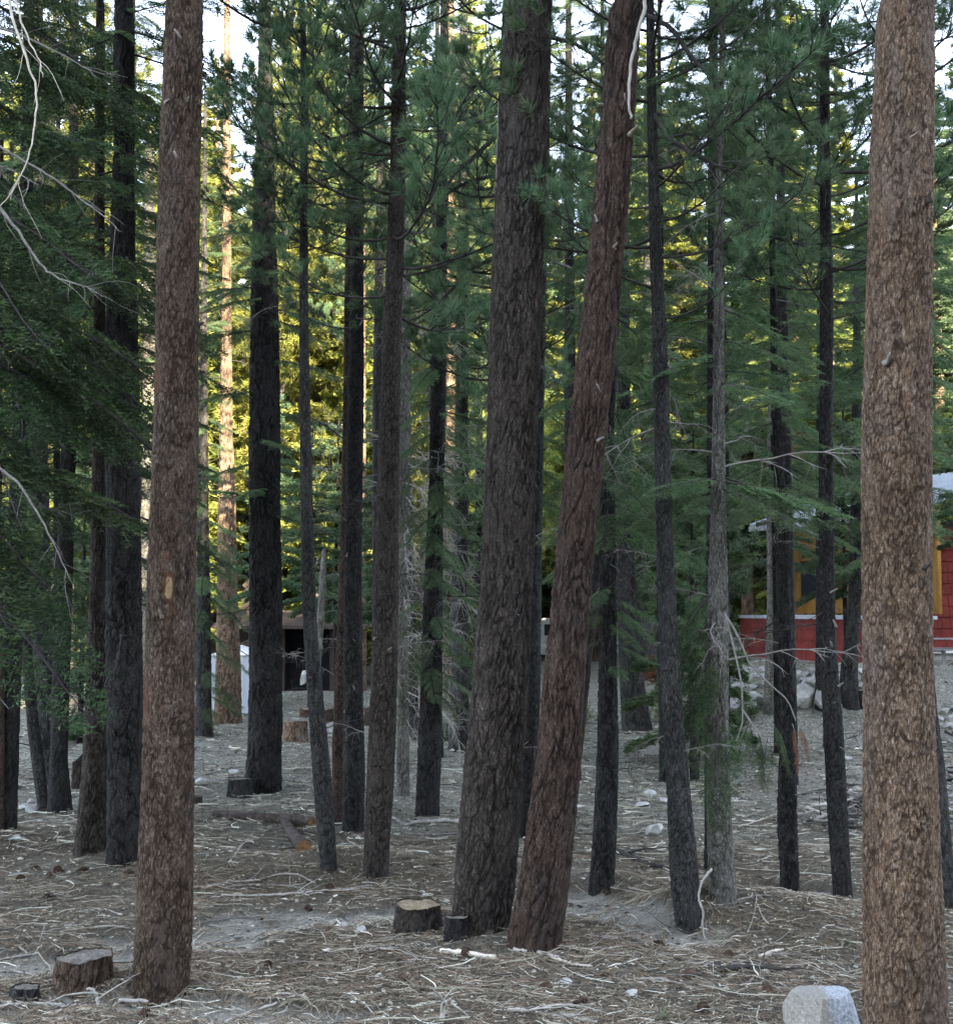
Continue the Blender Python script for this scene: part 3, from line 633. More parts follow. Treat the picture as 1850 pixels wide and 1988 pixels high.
T['t28'] = tree('pine_tree', 'grey snaggy trunk just right of the warm-brown front trunk, far back', 'tree',
  [(1430, 374, 414), (1380, 380, 410), (1200, 382, 408), (1000, 384, 404), (700, 388, 402)], 'grey', .09, .25, .02, 15, [('f', 3.0, 1.1, .75)], dead=6)
T['t29'] = tree('pine_tree', 'thin grey trunk leaning left near the left edge', 'tree',
  [(1574, 74, 96), (1500, 64, 88), (1400, 52, 74), (1300, 45, 64), (1150, 38, 54), (900, 26, 38)], 'grey', .05, .12, .008, 10, [('f', 6.5, .6, .6)], dead=6)
T['t30'] = tree('pine_tree', 'thin dark straight trunk near the left edge, right of the leaning thin one', 'tree',
  [(1573, 118, 141), (1450, 108, 129), (1300, 106, 124), (1200, 105, 121), (900, 104, 116)], 'dark', .05, .12, .008, 11, [('f', 6.5, .7, .6)], dead=8)
T['t31'] = tree('pine_tree', 'broad blue-grey trunk behind the two thin trunks at the left', 'tree',
  [(1525, 76, 112), (1400, 66, 107), (1300, 62, 103), (1150, 60, 98), (900, 58, 92)], 'grey', .10, .26, .02, 16, [('f', 6.0, 1.1, 1.0)], dead=5)
T['t32'] = tree('pine_tree', 'light grey trunk far back at the left, sunlit edge', 'tree',
  [(1385, 115, 150), (1300, 118, 146), (1200, 118, 143), (900, 120, 140)], 'pale', .12, .3, .015, 17, [('f', 5.5, 1.2, 1.1)], dead=4)
T['t33'] = tree('pine_tree', 'very thin reddish trunk cut by the left edge of the view', 'tree',
  [(1617, -6, 8), (1400, -4, 9), (1200, -6, 6), (900, -8, 3)], 'red', .05, .12, .006, 9, [('f', 6.5, .4, .4)], dead=3)
T['t36'] = tree('pine_tree', 'dark forked trunk by the boulders in front of the red cabin', 'tree',
  [(1368, 1628, 1670), (1300, 1632, 1664), (1200, 1646, 1670), (1000, 1652, 1672), (700, 1656, 1672)], 'grey', .09, .22, .016, 14, [('f', 3.6, 1.1, .9)], dead=6)
T['t37'] = tree('pine_tree', 'dark trunk beside the boulders, left of the forked one', 'tree',
  [(1375, 1581, 1604), (1200, 1584, 1602), (1000, 1584, 1600), (600, 1586, 1598)], 'dark', .09, .22, .014, 13, [('f', 6.5, .9, .9)], dead=4)
T['t38'] = tree('pine_tree', 'pale grey trunk far back in front of the white van', 'tree',
  [(1275, 1238, 1280), (1200, 1240, 1276), (1000, 1242, 1272), (600, 1246, 1268)], 'grey', .12, .3, .02, 20, [('f', 6.5, 1.5, 1.5)], dead=3, Yo=52)
T['t39'] = tree('aspen_tree', 'whitish banded trunk peeping out left of the warm-brown front trunk', 'tree',
  [(1400, 270, 300), (900, 275, 301), (680, 277, 301), (300, 280, 300)], 'pale', .12, .06, .006, 15, [('f', 8, 1.1, 1.0)], dead=3, Yo=33)
T['t40'] = tree('dead_tree', 'splintered pale snag standing behind the thinnest trunk', 'tree',
  [(1400, 606, 620), (1300, 611, 622), (1200, 616, 630), (1100, 622, 634), (1065, 626, 633)], 'pale', .05, .3, .006, 3.9, None, dead=6, deadset=WB, dlen=.6, Yo=30, tip=.01)
T['t43'] = tree('pine_tree', 'sunlit orange pine trunk far behind the green sprays', 'tree',
  [(1380, 866, 890), (900, 866, 886), (500, 866, 884), (180, 867, 882), (0, 868, 882)], 'tan', .12, .4, .02, 22, [('p', 12, 1.2, 1.2)], dead=8, Yo=44)
T['t44'] = tree('pine_tree', 'sunlit orange trunk far behind the slim dark stubbed trunk', 'tree',
  [(1380, 690, 712), (900, 692, 710), (500, 694, 709), (0, 696, 708)], 'tan', .12, .4, .02, 21, [('p', 12, 1.2, 1.2)], dead=6, Yo=47)

# composed live branches on some of the trees
def sprays(key, specs, lib=None, nm='branch'):
    root, D, on, base = T[key]
    for px, py, az, tilt, s in specs:
        z = atY(px, py, D)[2]; x_, y_, r_ = on(z); a_ = R(az)
        q = link(nm, (lib or FBm)[random.randrange(len(lib or FBm))], root)
        q.location = (x_ + math.cos(a_) * r_ * .5, y_ + math.sin(a_) * r_ * .5, z - base[2]); q.rotation_euler = Euler3(a_, R(tilt), random.uniform(-.3, .3)); q.scale = (s, s, s * 1.1)
sprays('t14', [(850, y, az, -22 + random.uniform(-8, 8), s) for y, az, s in [(1330, -20, .35), (1300, 215, .32), (1240, -40, .4), (1200, 200, .3), (1120, -60, .38), (1080, 30, .42), (1010, -30, .5), (980, 230, .45), (930, -80, .4), (900, 10, .55), (1290, -90, .4), (1230, -110, .42), (1190, -70, .4), (1100, -95, .42), (1050, -60, .5), (1000, -120, .5), (950, -85, .5), (910, -50, .55), (1340, -50, .38), (1260, 20, .5), (1210, 5, .5), (1130, 15, .5), (860, -20, .5), (840, 200, .5), (800, -50, .5), (780, 160, .5), (1260, 250, .36), (1160, 180, .35), (1300, 5, .45), (1030, -100, .4), (960, 60, .5), (880, 130, .5), (820, 40, .5)]])
sprays('t18', [(1180, y, az, -20 + random.uniform(-8, 8), s) for y, az, s in [(1250, -10, .28), (1240, 190, .25), (1210, -60, .3), (1190, 220, .3), (1160, -30, .35), (1140, -120, .35), (1290, -70, .22), (980, -20, .6), (960, 210, .5), (930, -60, .6), (900, 20, .65), (1180, 20, .35), (1010, 0, .6), (990, -100, .5)]])
sprays('t21', [(1395, y, az, -8 + random.uniform(-8, 8), s) for y, az, s in [(935, -10, .62), (940, 195, .5), (950, -45, .55), (930, 225, .5), (925, 20, .7), (955, 160, .5), (720, 0, .5), (700, 190, .5), (745, -60, .5), (660, -20, .5), (690, 215, .45), (600, 10, .5), (620, 190, .5)]])
sprays('t21', [(1395, y, az, t, s) for y, az, t, s in [(1380, -100, -60, .55), (1300, 200, -50, .5), (1250, 215, -55, .6), (1200, 190, -45, .5), (1330, 170, -50, .5), (1150, 200, -40, .55)]], FBd)
sprays('t23', [(1525, y, az, -15, s) for y, az, s in [(1000, 10, .5), (960, 200, .5), (940, -60, .5), (1060, -20, .35), (900, 190, .6), (880, 0, .55), (840, -40, .5), (820, 200, .5)]])
sprays('t16', [(784, 860 + i * 13.0, random.uniform(-75, 25), random.uniform(-42, -8), random.uniform(.6, 1.05)) for i in range(40)], WB, 'dead_branch')
sprays('t20', [(1275, y, az, 5, s) for y, az, s in [(560, 200, .7), (500, -20, .8), (480, 190, .8), (620, -30, .6)]], PBm)
sprays('t28', [(395, y, az, -20, s) for y, az, s in [(1330, -20, .55), (1300, -60, .5), (1260, 0, .6), (1220, -40, .55), (1180, -90, .5), (1150, -10, .65), (1120, -50, .6), (1080, 0, .7), (1350, 10, .5), (1040, -30, .7), (1370, -60, .45)]])
sprays('t9', [(250, y, az, -20, s) for y, az, s in [(640, 200, .8), (600, -20, .7), (540, 220, .9), (500, -60, .8), (450, 180, .9), (400, -30, .8), (330, 200, .9), (300, -50, .8), (720, 220, .8), (780, 200, .7), (240, 190, .9), (180, -40, .8), (120, 200, .9), (60, -20, .9)]], FBd)
sprays('t10', [(515, y, az, -5, s) for y, az, s in [(1000, -20, .5), (900, 190, .5), (860, -60, .6), (800, 10, .6), (760, 200, .7), (700, -30, .7), (640, 180, .8), (600, 0, .8), (950, -100, .5), (560, 210, .8)]])
# hanging live spray with a rust-brown tip by the crooked trunk
r_, D_, on_, b_ = T['t23']
for px, py, az, ti, s in ((1455, 1400, 200, -65, .30), (1470, 1420, 0, -70, .26), (1490, 1435, 240, -60, .28), (1450, 1430, -60, -55, .26), (1500, 1400, -30, -60, .3), (1440, 1415, 180, -50, .25)):
    put_branch(r_, px, py, D_ - .25, R(az), R(ti), s, FBm)
for px, py, az, ti, s in ((1538, 1405, -10, -72, .27), (1550, 1408, 10, -60, .20)):
    put_branch(r_, px, py, D_ - .3, R(az), R(ti), s, FBx, 'dead_branch')
tw = Acc()
for Pp in ([(1405, 1190), (1430, 1230), (1455, 1290), (1490, 1325), (1530, 1360), (1545, 1400)], [(1410, 1200), (1425, 1260), (1440, 1330), (1442, 1400), (1430, 1440)], [(1442, 1380), (1470, 1420), (1490, 1450)]):
    P3 = np.array([atY(x, y, T['t21'][1] - .35) for x, y in Pp]); t_ = np.linspace(0, 1, len(P3)); tt = np.linspace(0, 1, 14)
    tw.add(*tube_va(np.stack([np.interp(tt, t_, P3[:, i]) for i in range(3)], 1) - np.array(T['t21'][3]), np.linspace(.012, .005, 14), 5))
q = tw.obj('dead_branch', [TWIG], T['t21'][0]); q.location = (0, 0, 0)

# big fir outside the left edge whose sprays fill the left side
bx = atY(-110, 1200, 12.6); base = np.array([bx[0], 12.6, float(ground(bx[0], 12.6))])
froot = thing('fir_tree', 'large dark green fir at the left edge with drooping sprays', 'tree', tuple(base))
A = Acc(); trunk_mesh(A, [(0, 0, -.2), (0, 0, 5), (0, 0, 17)], [.24, .19, .03], 10, .03, 60, .06, .16, .012, 5); A.obj('trunk', [BK['dark']], froot, True)
k = 0
for z in np.arange(3.5, 15.5, .122):
    az = R(137.5 * k + random.uniform(-20, 20)); k += 1
    if k > 97: break
    L = 1.25 * (1 - max(0, z - 7.5) / 11)
    if math.cos(az) > -.2 and random.random() < .7 and z < 9: az = R(random.uniform(-75, 25)); L *= 1.06
    q = link('branch', FBd[k % 3], froot); s = L * random.uniform(.8, 1.1); q.scale = (s, s, s)
    q.location = (0, 0, z); q.rotation_euler = Euler3(az, R(random.uniform(-30, -8)), random.uniform(-.5, .5))
q = link('crown', FC[1], froot); q.location = (0, 0, 9.5)
for k in range(4):
    q = link('dead_branch', DBm[k % 2], froot); s = random.uniform(1.0, 1.6); q.scale = (s, s, s)
    q.location = (0, 0, random.uniform(2.5, 9)); q.rotation_euler = Euler3(R(random.uniform(-70, 20)), R(random.uniform(-30, -5)))

def conifer(px, Y, zc, lab, crowns, tr='dark', h=15, r=.13, mats=None):
    p = atY(px, 1200, Y); z = float(ground(p[0], Y)); root = thing('fir_tree', lab, 'tree', (p[0], Y, z))
    A = Acc(); trunk_mesh(A, [(0, 0, -.2), (random.uniform(-.1, .1), 0, h * .4), (0, 0, h)], [r, r * .8, .02], h * .8, .06, 26, .06, .16, .01, int(px) % 97); A.obj('trunk', [BK[tr]], root, True)
    for i, (me, dz, s, sz) in enumerate(crowns):
        q = link('crown', me, root); q.location = (0, 0, zc + dz); q.scale = (s, s, sz); q.rotation_euler = (0, 0, random.uniform(0, 6.28))
FCD = []
for me in FC:
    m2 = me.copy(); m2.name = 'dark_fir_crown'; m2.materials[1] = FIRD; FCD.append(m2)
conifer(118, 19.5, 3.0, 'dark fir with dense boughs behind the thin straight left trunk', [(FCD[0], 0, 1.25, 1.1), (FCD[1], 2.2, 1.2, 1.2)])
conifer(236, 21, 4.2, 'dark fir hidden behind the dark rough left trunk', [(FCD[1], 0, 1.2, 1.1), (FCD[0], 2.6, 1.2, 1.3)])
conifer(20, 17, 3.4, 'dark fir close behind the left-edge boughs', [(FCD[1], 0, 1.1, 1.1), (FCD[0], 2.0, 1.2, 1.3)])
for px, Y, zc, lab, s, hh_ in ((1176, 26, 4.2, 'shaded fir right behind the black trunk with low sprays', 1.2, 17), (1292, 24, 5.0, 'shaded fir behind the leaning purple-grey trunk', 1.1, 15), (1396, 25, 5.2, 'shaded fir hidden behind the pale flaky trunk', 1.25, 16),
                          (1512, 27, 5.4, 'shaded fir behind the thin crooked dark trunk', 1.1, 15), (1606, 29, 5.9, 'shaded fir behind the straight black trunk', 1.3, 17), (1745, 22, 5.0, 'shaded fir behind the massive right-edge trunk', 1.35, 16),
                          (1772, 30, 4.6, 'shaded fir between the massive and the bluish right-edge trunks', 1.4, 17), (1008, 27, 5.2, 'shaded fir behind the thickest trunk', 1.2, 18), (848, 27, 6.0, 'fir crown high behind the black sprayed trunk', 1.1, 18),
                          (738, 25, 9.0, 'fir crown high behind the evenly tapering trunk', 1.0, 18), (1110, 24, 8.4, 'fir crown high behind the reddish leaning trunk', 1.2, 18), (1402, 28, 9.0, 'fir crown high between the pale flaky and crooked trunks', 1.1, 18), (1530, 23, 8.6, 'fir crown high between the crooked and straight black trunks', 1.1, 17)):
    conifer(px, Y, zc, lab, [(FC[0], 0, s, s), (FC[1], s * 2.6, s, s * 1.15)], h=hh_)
# second fir leaning in over the left side
def curve_thing(name, label, cat, pix, Y, r0, r1, m, group=None, subs=0, parent=None):
    P3 = np.array([atY(x, y, Y if np.isscalar(Y) else Y[i]) for i, (x, y) in enumerate(pix)]); t_ = np.linspace(0, 1, len(P3)); tt = np.linspace(0, 1, len(P3) * 4)
    P = np.stack([np.interp(tt, t_, P3[:, i]) for i in range(3)], 1)
    for i in range(3): P[1:-1, i] = (P[:-2, i] + 2 * P[1:-1, i] + P[2:, i]) / 4
    P += rng.normal(size=P.shape) * .004
    o = P[0].copy(); A = Acc(); A.add(*tube_va(P - o, np.linspace(r0, r1, len(P)), 7))
    for _ in range(subs):
        k = rng.integers(2, len(P) - 2); d = unit(P[k + 1] - P[k]) + rng.normal(size=3) * .6
        Q = path(P[k] - o, d, rng.uniform(.15, .5), 5, (0, 0, -.4), .12); A.add(*tube_va(Q, np.linspace(r1 * .9, .0015, 6), 4))
    q = A.obj(name, [m], parent, True); q.location = o if parent is None else Vector(o) - parent.location
    if parent is None: tag(q, label, cat, group)
    return q
curve_thing('dead_branch', '', '', [(10, -80), (22, 30), (45, 95), (68, 160), (72, 210), (62, 280), (45, 330), (15, 385), (-10, 410)], 10.2, .011, .003, BLEACH, subs=6, parent=froot)
curve_thing('dead_branch', '', '', [(22, -40), (40, 40), (60, 85), (78, 118), (84, 150)], 10.2, .009, .003, BLEACH, subs=3, parent=froot)
curve_thing('dead_branch', '', '', [(-60, 250), (10, 290), (80, 330), (150, 380), (210, 425), (235, 450)], 11.2, .013, .003, TWIG, subs=9, parent=froot)
curve_thing('dead_branch', '', '', [(-20, 380), (30, 440), (80, 515), (110, 540), (165, 555), (200, 575)], 10.8, .014, .003, TWIG, subs=12, parent=froot)
curve_thing('dead_branch', '', '', [(-40, 880), (30, 930), (75, 1000), (110, 1070), (140, 1130)], 11.0, .014, .003, TWIG, subs=8, parent=froot)
curve_thing('dead_branch', '', '', [(-30, 40), (60, 75), (150, 120), (190, 150)], 11.6, .014, .003, TWIG, subs=9, parent=froot)
curve_thing('dead_branch', '', '', [(1252, -30), (1250, 20), (1238, 60), (1227, 110), (1221, 160), (1222, 205), (1225, 232)], T['t3'][1] - .34, .017, .011, PTWIG, subs=0, parent=T['t3'][0])
curve_thing('dead_branch', '', '', [(962, 560), (961, 420), (965, 300), (968, 190)], T['t2'][1] + .05, .008, .005, TWIG, subs=0, parent=T['t2'][0])
# heavy bare pine limbs crossing the middle top
def limb(key, pix, r0, r1, dy, subs=8, m=DTWIG): curve_thing('branch', '', '', pix, T[key][1] + np.linspace(0, dy, len(pix)), r0, r1, m, subs=subs, parent=T[key][0])
limb('t6', [(960, 265), (925, 300), (880, 340), (850, 390), (800, 430)], .035, .012, -.6)
limb('t6', [(958, 480), (900, 495), (840, 520), (770, 510), (730, 525)], .035, .012, .5, 10)
limb('t6', [(958, 500), (915, 520), (880, 560), (840, 600), (790, 625)], .03, .010, -.5, 10)
limb('t6', [(965, 340), (910, 350), (860, 380), (800, 400)], .03, .010, .5, 9)
limb('t6', [(970, 150), (900, 170), (860, 195), (800, 200), (740, 225)], .035, .010, -.6, 9)
limb('t7', [(1055, 70), (1110, 80), (1150, 105), (1180, 130)], .035, .018, .4, 8)
limb('t7', [(1052, 215), (1100, 235), (1140, 265), (1175, 300)], .035, .018, .4, 8)
limb('t7', [(1050, 505), (1100, 515), (1150, 545)], .022, .01, .3, 8, TWIG)
limb('t20', [(1262, 215), (1300, 270), (1340, 295), (1390, 320), (1430, 335)], .03, .012, -.4, 10)
limb('t20', [(1258, 30), (1300, 50), (1350, 120), (1400, 160)], .03, .012, -.4, 8)
limb('t25', [(1600, 60), (1560, 30), (1530, 10), (1500, -20)], .025, .012, -.3, 4)
limb('t25', [(1545, 20), (1552, 70), (1555, 120), (1550, 150), (1532, 150), (1525, 130)], .014, .008, -.3, 3)
limb('t10', [(515, 420), (470, 380), (430, 340), (395, 320)], .03, .012, -.3, 8)
# side limbs with needle tufts over the upper middle
for key, lst in {'t6': [(960, 60, 200), (965, 20, 170), (960, 180, 215), (960, 260, 185), (958, 380, 200), (958, 440, 170), (960, 130, 150), (958, 560, 215), (956, 620, 190)],
                 't13': [(775, 160, 170), (772, 80, 200), (770, 240, 20), (768, 300, 190), (765, 380, 220), (772, 20, -20), (764, 460, 170), (762, 520, 10), (768, 100, -90), (768, 200, -120), (768, 20, -80)],
                 't12': [(695, 330, 190), (697, 240, 20), (697, 150, 200), (697, 60, -30), (694, 420, 210), (697, 190, -90)],
                 't11': [(590, 200, 190), (590, 120, 10), (590, 60, 210), (590, 270, -20), (590, 20, 170), (590, 160, -80)],
                 't7': [(1052, 150, -10), (1052, 260, 15), (1050, 360, -30), (1048, 450, 10)],
                 't25': [(1601, 250, 200), (1601, 180, 0), (1601, 360, 210), (1601, 330, -20), (1603, 470, 190), (1604, 520, 10), (1601, 90, 190), (1601, 120, -20)],
                 't20': [(1264, 120, -20), (1264, 220, 10), (1266, 330, -30), (1262, 60, 190)]}.items():
    sprays(key, [(px, py, az + random.uniform(-12, 12), random.uniform(-5, 12), random.uniform(.7, 1.05)) for px, py, az in lst], PBm)

# ------------------------------------------------------------------ background forest
FM = {'fir': [make_far(15, 2.6, 36000, 'fir', .05).mesh('far_fir', [DTWIG, FARL]), make_far(15, 2.2, 30000, 'fir', .12).mesh('far_fir', [DTWIG, FARL])],
      'pine': [make_far(15, 2.4, 30000, 'pine', .30).mesh('far_pine', [DTWIG, FARL]), make_far(15, 2.1, 28000, 'pine', .22).mesh('far_pine', [DTWIG, FARL])],
      'blue': [make_far(15, 2.7, 36000, 'fir', .05).mesh('far_blue_fir', [DTWIG, FARB]), make_far(15, 2.2, 30000, 'pine', .2).mesh('far_blue_pine', [DTWIG, FARB])]}
FTR = []
for k, b in enumerate(('tan', 'grey', 'dark')):
    a = Acc(); trunk_mesh(a, [(0, 0, -.4), (.05, 0, 6), (0, 0, 15)], [.27, .20, .02], 15, .12, 22, .12, .35, .02, 60 + k); FTR.append(a.mesh('far_trunk', [BK[b]], True))
def far_tree(px, Y, h, kind, label, group, tr=None, wide=1.0, nm=None):
    p = atY(px, 1200, Y); z = float(ground(p[0], Y)); s = h / 15
    root = thing(nm or ('fir_tree' if kind != 'pine' else 'pine_tree'), label, 'tree', (p[0], Y, z), group, random.uniform(0, 6.28))
    q = link('trunk', FTR[tr if tr is not None else random.randrange(3)], root); q.scale = (s * 1.0, s * 1.0, s)
    q = link('crown', random.choice(FM[kind]), root); q.scale = (s * wide, s * wide, s)
LMX = [(5, 'the thin trunk on the left edge'), (60, 'the thin left-leaning trunk'), (130, 'the thin straight left trunk'), (185, 'the outer dark left trunk'), (240, 'the dark rough left trunk'), (335, 'the warm-brown front trunk'),
       (440, 'the sunlit furrowed trunk'), (513, 'the thick furrowed trunk'), (600, 'the thinnest trunk'), (690, 'the slim stubbed trunk'), (755, 'the evenly tapering trunk'), (840, 'the black sprayed trunk'), (895, 'the grey far trunk'),
       (990, 'the thickest trunk'), (1130, 'the reddish leaning trunk'), (1180, 'the black trunk'), (1225, 'the flaring far trunk'), (1285, 'the leaning purple-grey trunk'), (1393, 'the pale flaky trunk'), (1510, 'the crooked dark trunk'), (1605, 'the straight black trunk'), (1745, 'the massive right trunk')]
def place_words(px, LM=LMX):
    x, nm = min(LM, key=lambda q: abs(q[0] - px)); d = px - x
    return ('hidden behind ' if abs(d) < 14 else 'left of ' if d < 0 else 'right of ') + nm
# first row at 38-60 m
cab = [(1420, 1900, 36, 50)]
cnt = 0
def blocked(px, Y):
    if px > 1420 and 37 < Y < 52: return True
    if 370 < px < 780 and 35 < Y < 52: return True
    if 1030 < px < 1265 and Y < 84: return True
    return False
for Y0, Y1, num in ((40, 56, 22), (56, 75, 26), (75, 100, 34), (100, 140, 44)):
    for i in range(num):
        px = -150 + (i + random.uniform(.1, .9)) * 2150 / num; Y = random.uniform(Y0, Y1)
        for _ in range(6):
            if blocked(px, Y): Y = random.uniform(Y0, Y1 + 10)
        if blocked(px, Y): continue
        right = px > 1000
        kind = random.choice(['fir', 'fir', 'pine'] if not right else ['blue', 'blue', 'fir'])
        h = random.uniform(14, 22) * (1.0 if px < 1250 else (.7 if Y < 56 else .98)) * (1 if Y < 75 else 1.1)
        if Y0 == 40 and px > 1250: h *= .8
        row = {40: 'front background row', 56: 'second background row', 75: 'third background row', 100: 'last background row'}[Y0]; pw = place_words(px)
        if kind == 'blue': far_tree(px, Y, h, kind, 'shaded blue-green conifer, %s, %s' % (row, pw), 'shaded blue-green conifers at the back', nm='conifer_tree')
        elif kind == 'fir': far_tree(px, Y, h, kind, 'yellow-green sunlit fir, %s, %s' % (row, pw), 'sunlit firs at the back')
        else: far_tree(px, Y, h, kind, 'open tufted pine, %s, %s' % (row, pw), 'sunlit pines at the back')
TM = {'fir': make_far(30, 3.6, 90000, 'fir', .16, .24).mesh('tall_fir', [DTWIG, FARL]), 'pine': make_far(30, 3.6, 90000, 'pine', .22, .22).mesh('tall_pine', [DTWIG, FARL]), 'blue': make_far(30, 3.6, 90000, 'fir', .16, .24).mesh('tall_blue_fir', [DTWIG, FARB])}
for Y0, Y1, num, tag_ in ((50, 68, 19, 'nearer'), (70, 105, 48, 'farther')):
    for i in range(num):
        px = -60 + (i + random.uniform(.15, .85)) * 1980 / num; Y = random.uniform(Y0, Y1)
        if blocked(px, Y): Y += 18
        kd = random.choice(['fir', 'pine'] if px < 1000 else ['blue', 'pine', 'blue', 'fir']); h = random.uniform(27, 36) * (1.1 if Y0 == 70 else 1) * (.88 if px > 1350 else 1)
        p = atY(px, 1200, Y); z = float(ground(p[0], Y)); s = h / 30
        root = thing('pine_tree' if kd == 'pine' else 'fir_tree', 'towering %s, %s row, %s' % ({'fir': 'sunlit fir', 'pine': 'sunlit pine', 'blue': 'blue-green fir'}[kd], tag_, place_words(px)), 'tree', (p[0], Y, z), 'towering conifers at the back', random.uniform(0, 6.28))
        q = link('trunk', FTR[random.randrange(3)], root); q.scale = (s * 1.4, s * 1.4, s * 2)
        q = link('crown', TM[kd], root); q.scale = (s, s, s)
for i in range(15):
    px = 20 + i * 66 + random.uniform(-20, 20); Y = random.uniform(60, 84)
    far_tree(px, Y, random.uniform(8, 13), 'fir', 'low bushy sunlit fir at the back, ' + place_words(px), 'low sunlit firs at the back', 2, 1.25)
# young firs nearer
for px, Y, h, lab in ((1345, 24, 5.0, 'young dull-green fir behind the pale grey flaky trunk'), (1385, 37, 6.5, 'bushy fir at the left corner of the red cabin'),
                      
                      
                      (930, 40, 12, 'fir behind the thickest trunk'), 
                      (150, 44, 11, 'dark fir behind the thin trunks at the left'), (20, 38, 10, 'dark fir at the far left behind the thin leaning trunk'), 
                      (60, 60, 10, 'low fir far back at the left edge'), (240, 55, 9, 'low fir far behind the two dark left trunks')):
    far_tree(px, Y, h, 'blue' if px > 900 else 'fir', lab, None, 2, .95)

UM = [make_far(7, 1.5, 26000, 'fir', .03, .10).mesh('small_fir', [DTWIG, FIR]), make_far(7, 1.3, 22000, 'fir', .03, .10).mesh('small_fir', [DTWIG, FARB])]
def understory(px, Y, h, i, label, wide=1.0):
    p = atY(px, 1200, Y); z = float(ground(p[0], Y)); s = h / 7
    root = thing('young_fir', label, 'tree', (p[0], Y, z), None, random.uniform(0, 6.28))
    q = link('trunk', FTR[2], root); q.scale = (s * .25, s * .25, s * .45)
    q = link('crown', UM[i], root); q.scale = (s * wide, s * wide, s)
for px, Y, h, i, lab in ((890, 31, 6.0, 1, 'slim young fir between the black sprayed trunk and the thickest trunk'),
                      (1350, 27, 7.5, 0, 'dense young fir between the dark leaning and the pale flaky trunk'),
                      
                      (160, 30, 7.0, 1, 'dim young fir behind the outer dark left trunk'),
                      ):
    understory(px, Y, h, i, lab)

# low shrubs
for px, Y, zc, s, lab in ((532, 33, 3.2, .75, 'young fir right of the thick furrowed trunk above the doorway'), (604, 38, 2.7, .8, 'young fir over the dark doorway behind the thinnest trunk'), (655, 39, 2.4, .85, 'young fir over the wooden cabin behind the slim stubbed trunk'), (730, 34, 2.4, .85, 'young fir between the slim stubbed and the evenly tapering trunks'), (1645, 34, 2.1, .85, 'fir boughs hanging over the yellow cabin wall'), (1678, 35, 2.3, .9, 'fir boughs between the cabin roof and the massive right-edge trunk'), (1521, 36, 2.6, .6, 'slim fir at the left end of the cabin roof'), (1885, 34, 3.4, .7, 'fir boughs before the red wing at the right edge')):
    conifer(px, Y, zc, lab, [(UM[1], 0, s * 1.1, s)], h=zc + 7 * s, r=.07)
def shrub(px, py, s, label, m, n=900):
    p = at(px, py); A = Acc()
    for _ in range(14):
        d = np.array([rng.normal() * .6, rng.normal() * .6, 1]); P = path((0, 0, 0), d, s * rng.uniform(.6, 1.1), 4, (0, 0, -.1), .15); A.add(*tube_va(P, np.linspace(.006, .002, 5), 3), 0)
        k = n // 14; t = rng.integers(1, 5, k); B = P[t] + rng.normal(size=(k, 3)) * s * .12; needles(A, B, unit(rng.normal(size=(k, 3)) + [0, 0, .5]), s * .14, s * .05, 1, rng.uniform(0, 1, k))
    root = A.obj('shrub', [TWIG, m]); root.location = p; tag(root, label, 'shrub')
SAGE = leaf_mat('sage_leaves', (.10, .13, .04), (.22, .25, .10), .3)
shrub(1118, 1440, .45, 'low yellow-green shrub right of the leaning pair, nearer one', SAGE); shrub(1130, 1405, .5, 'low yellow-green shrub right of the leaning pair, farther one', SAGE)
shrub(1285, 1400, .8, 'grey-green bush right of the flaring far trunk', SAGE); shrub(1275, 1325, 1.0, 'rust-brown dead bush in front of the pale far trunk', DEADN)
shrub(1285, 1985, .12, 'tiny green seedling in the litter at the bottom', SAGE, 260); shrub(1440, 1400, .6, 'dull green bush by the rock heap', FIR)

# ------------------------------------------------------------------ cabins, shed, van, table
RED = simple('red_painted_shingle', (.12, .024, .020), (.21, .042, .034), 3, bs=.2)
YEL = simple('yellow_stained_board', (.14, .065, .014), (.32, .165, .04), 4, (1, 1, .2), bs=.2)
METAL = simple('pale_metal_roof', (.24, .27, .29), (.34, .37, .39), 2, rough=.45, bs=.05, metal=.2)
WHITE = simple('white_paint', (.55, .56, .56), (.78, .79, .79), 3, bs=.1)
DARKW = simple('dark_brown_board', (.03, .023, .019), (.065, .05, .04), 5, (1, 1, .2), bs=.3)
BLACK = simple('shade_and_tyre_black', (.006, .006, .007), (.014, .014, .016), 3)
GLASS, n = mat('dark_glass'); finish(n, (.02, .025, .03), .08, spec=.6)
GREYM = simple('grey_painted_metal', (.30, .32, .34), (.42, .44, .47), 2, (1, 1, .15), rough=.6, bs=.1)
CONC = simple('concrete_block', (.22, .21, .20), (.36, .35, .33), 6)
GWOOD = simple('grey_weathered_wood', (.13, .12, .11), (.27, .26, .24), 9, (1, .2, 1))

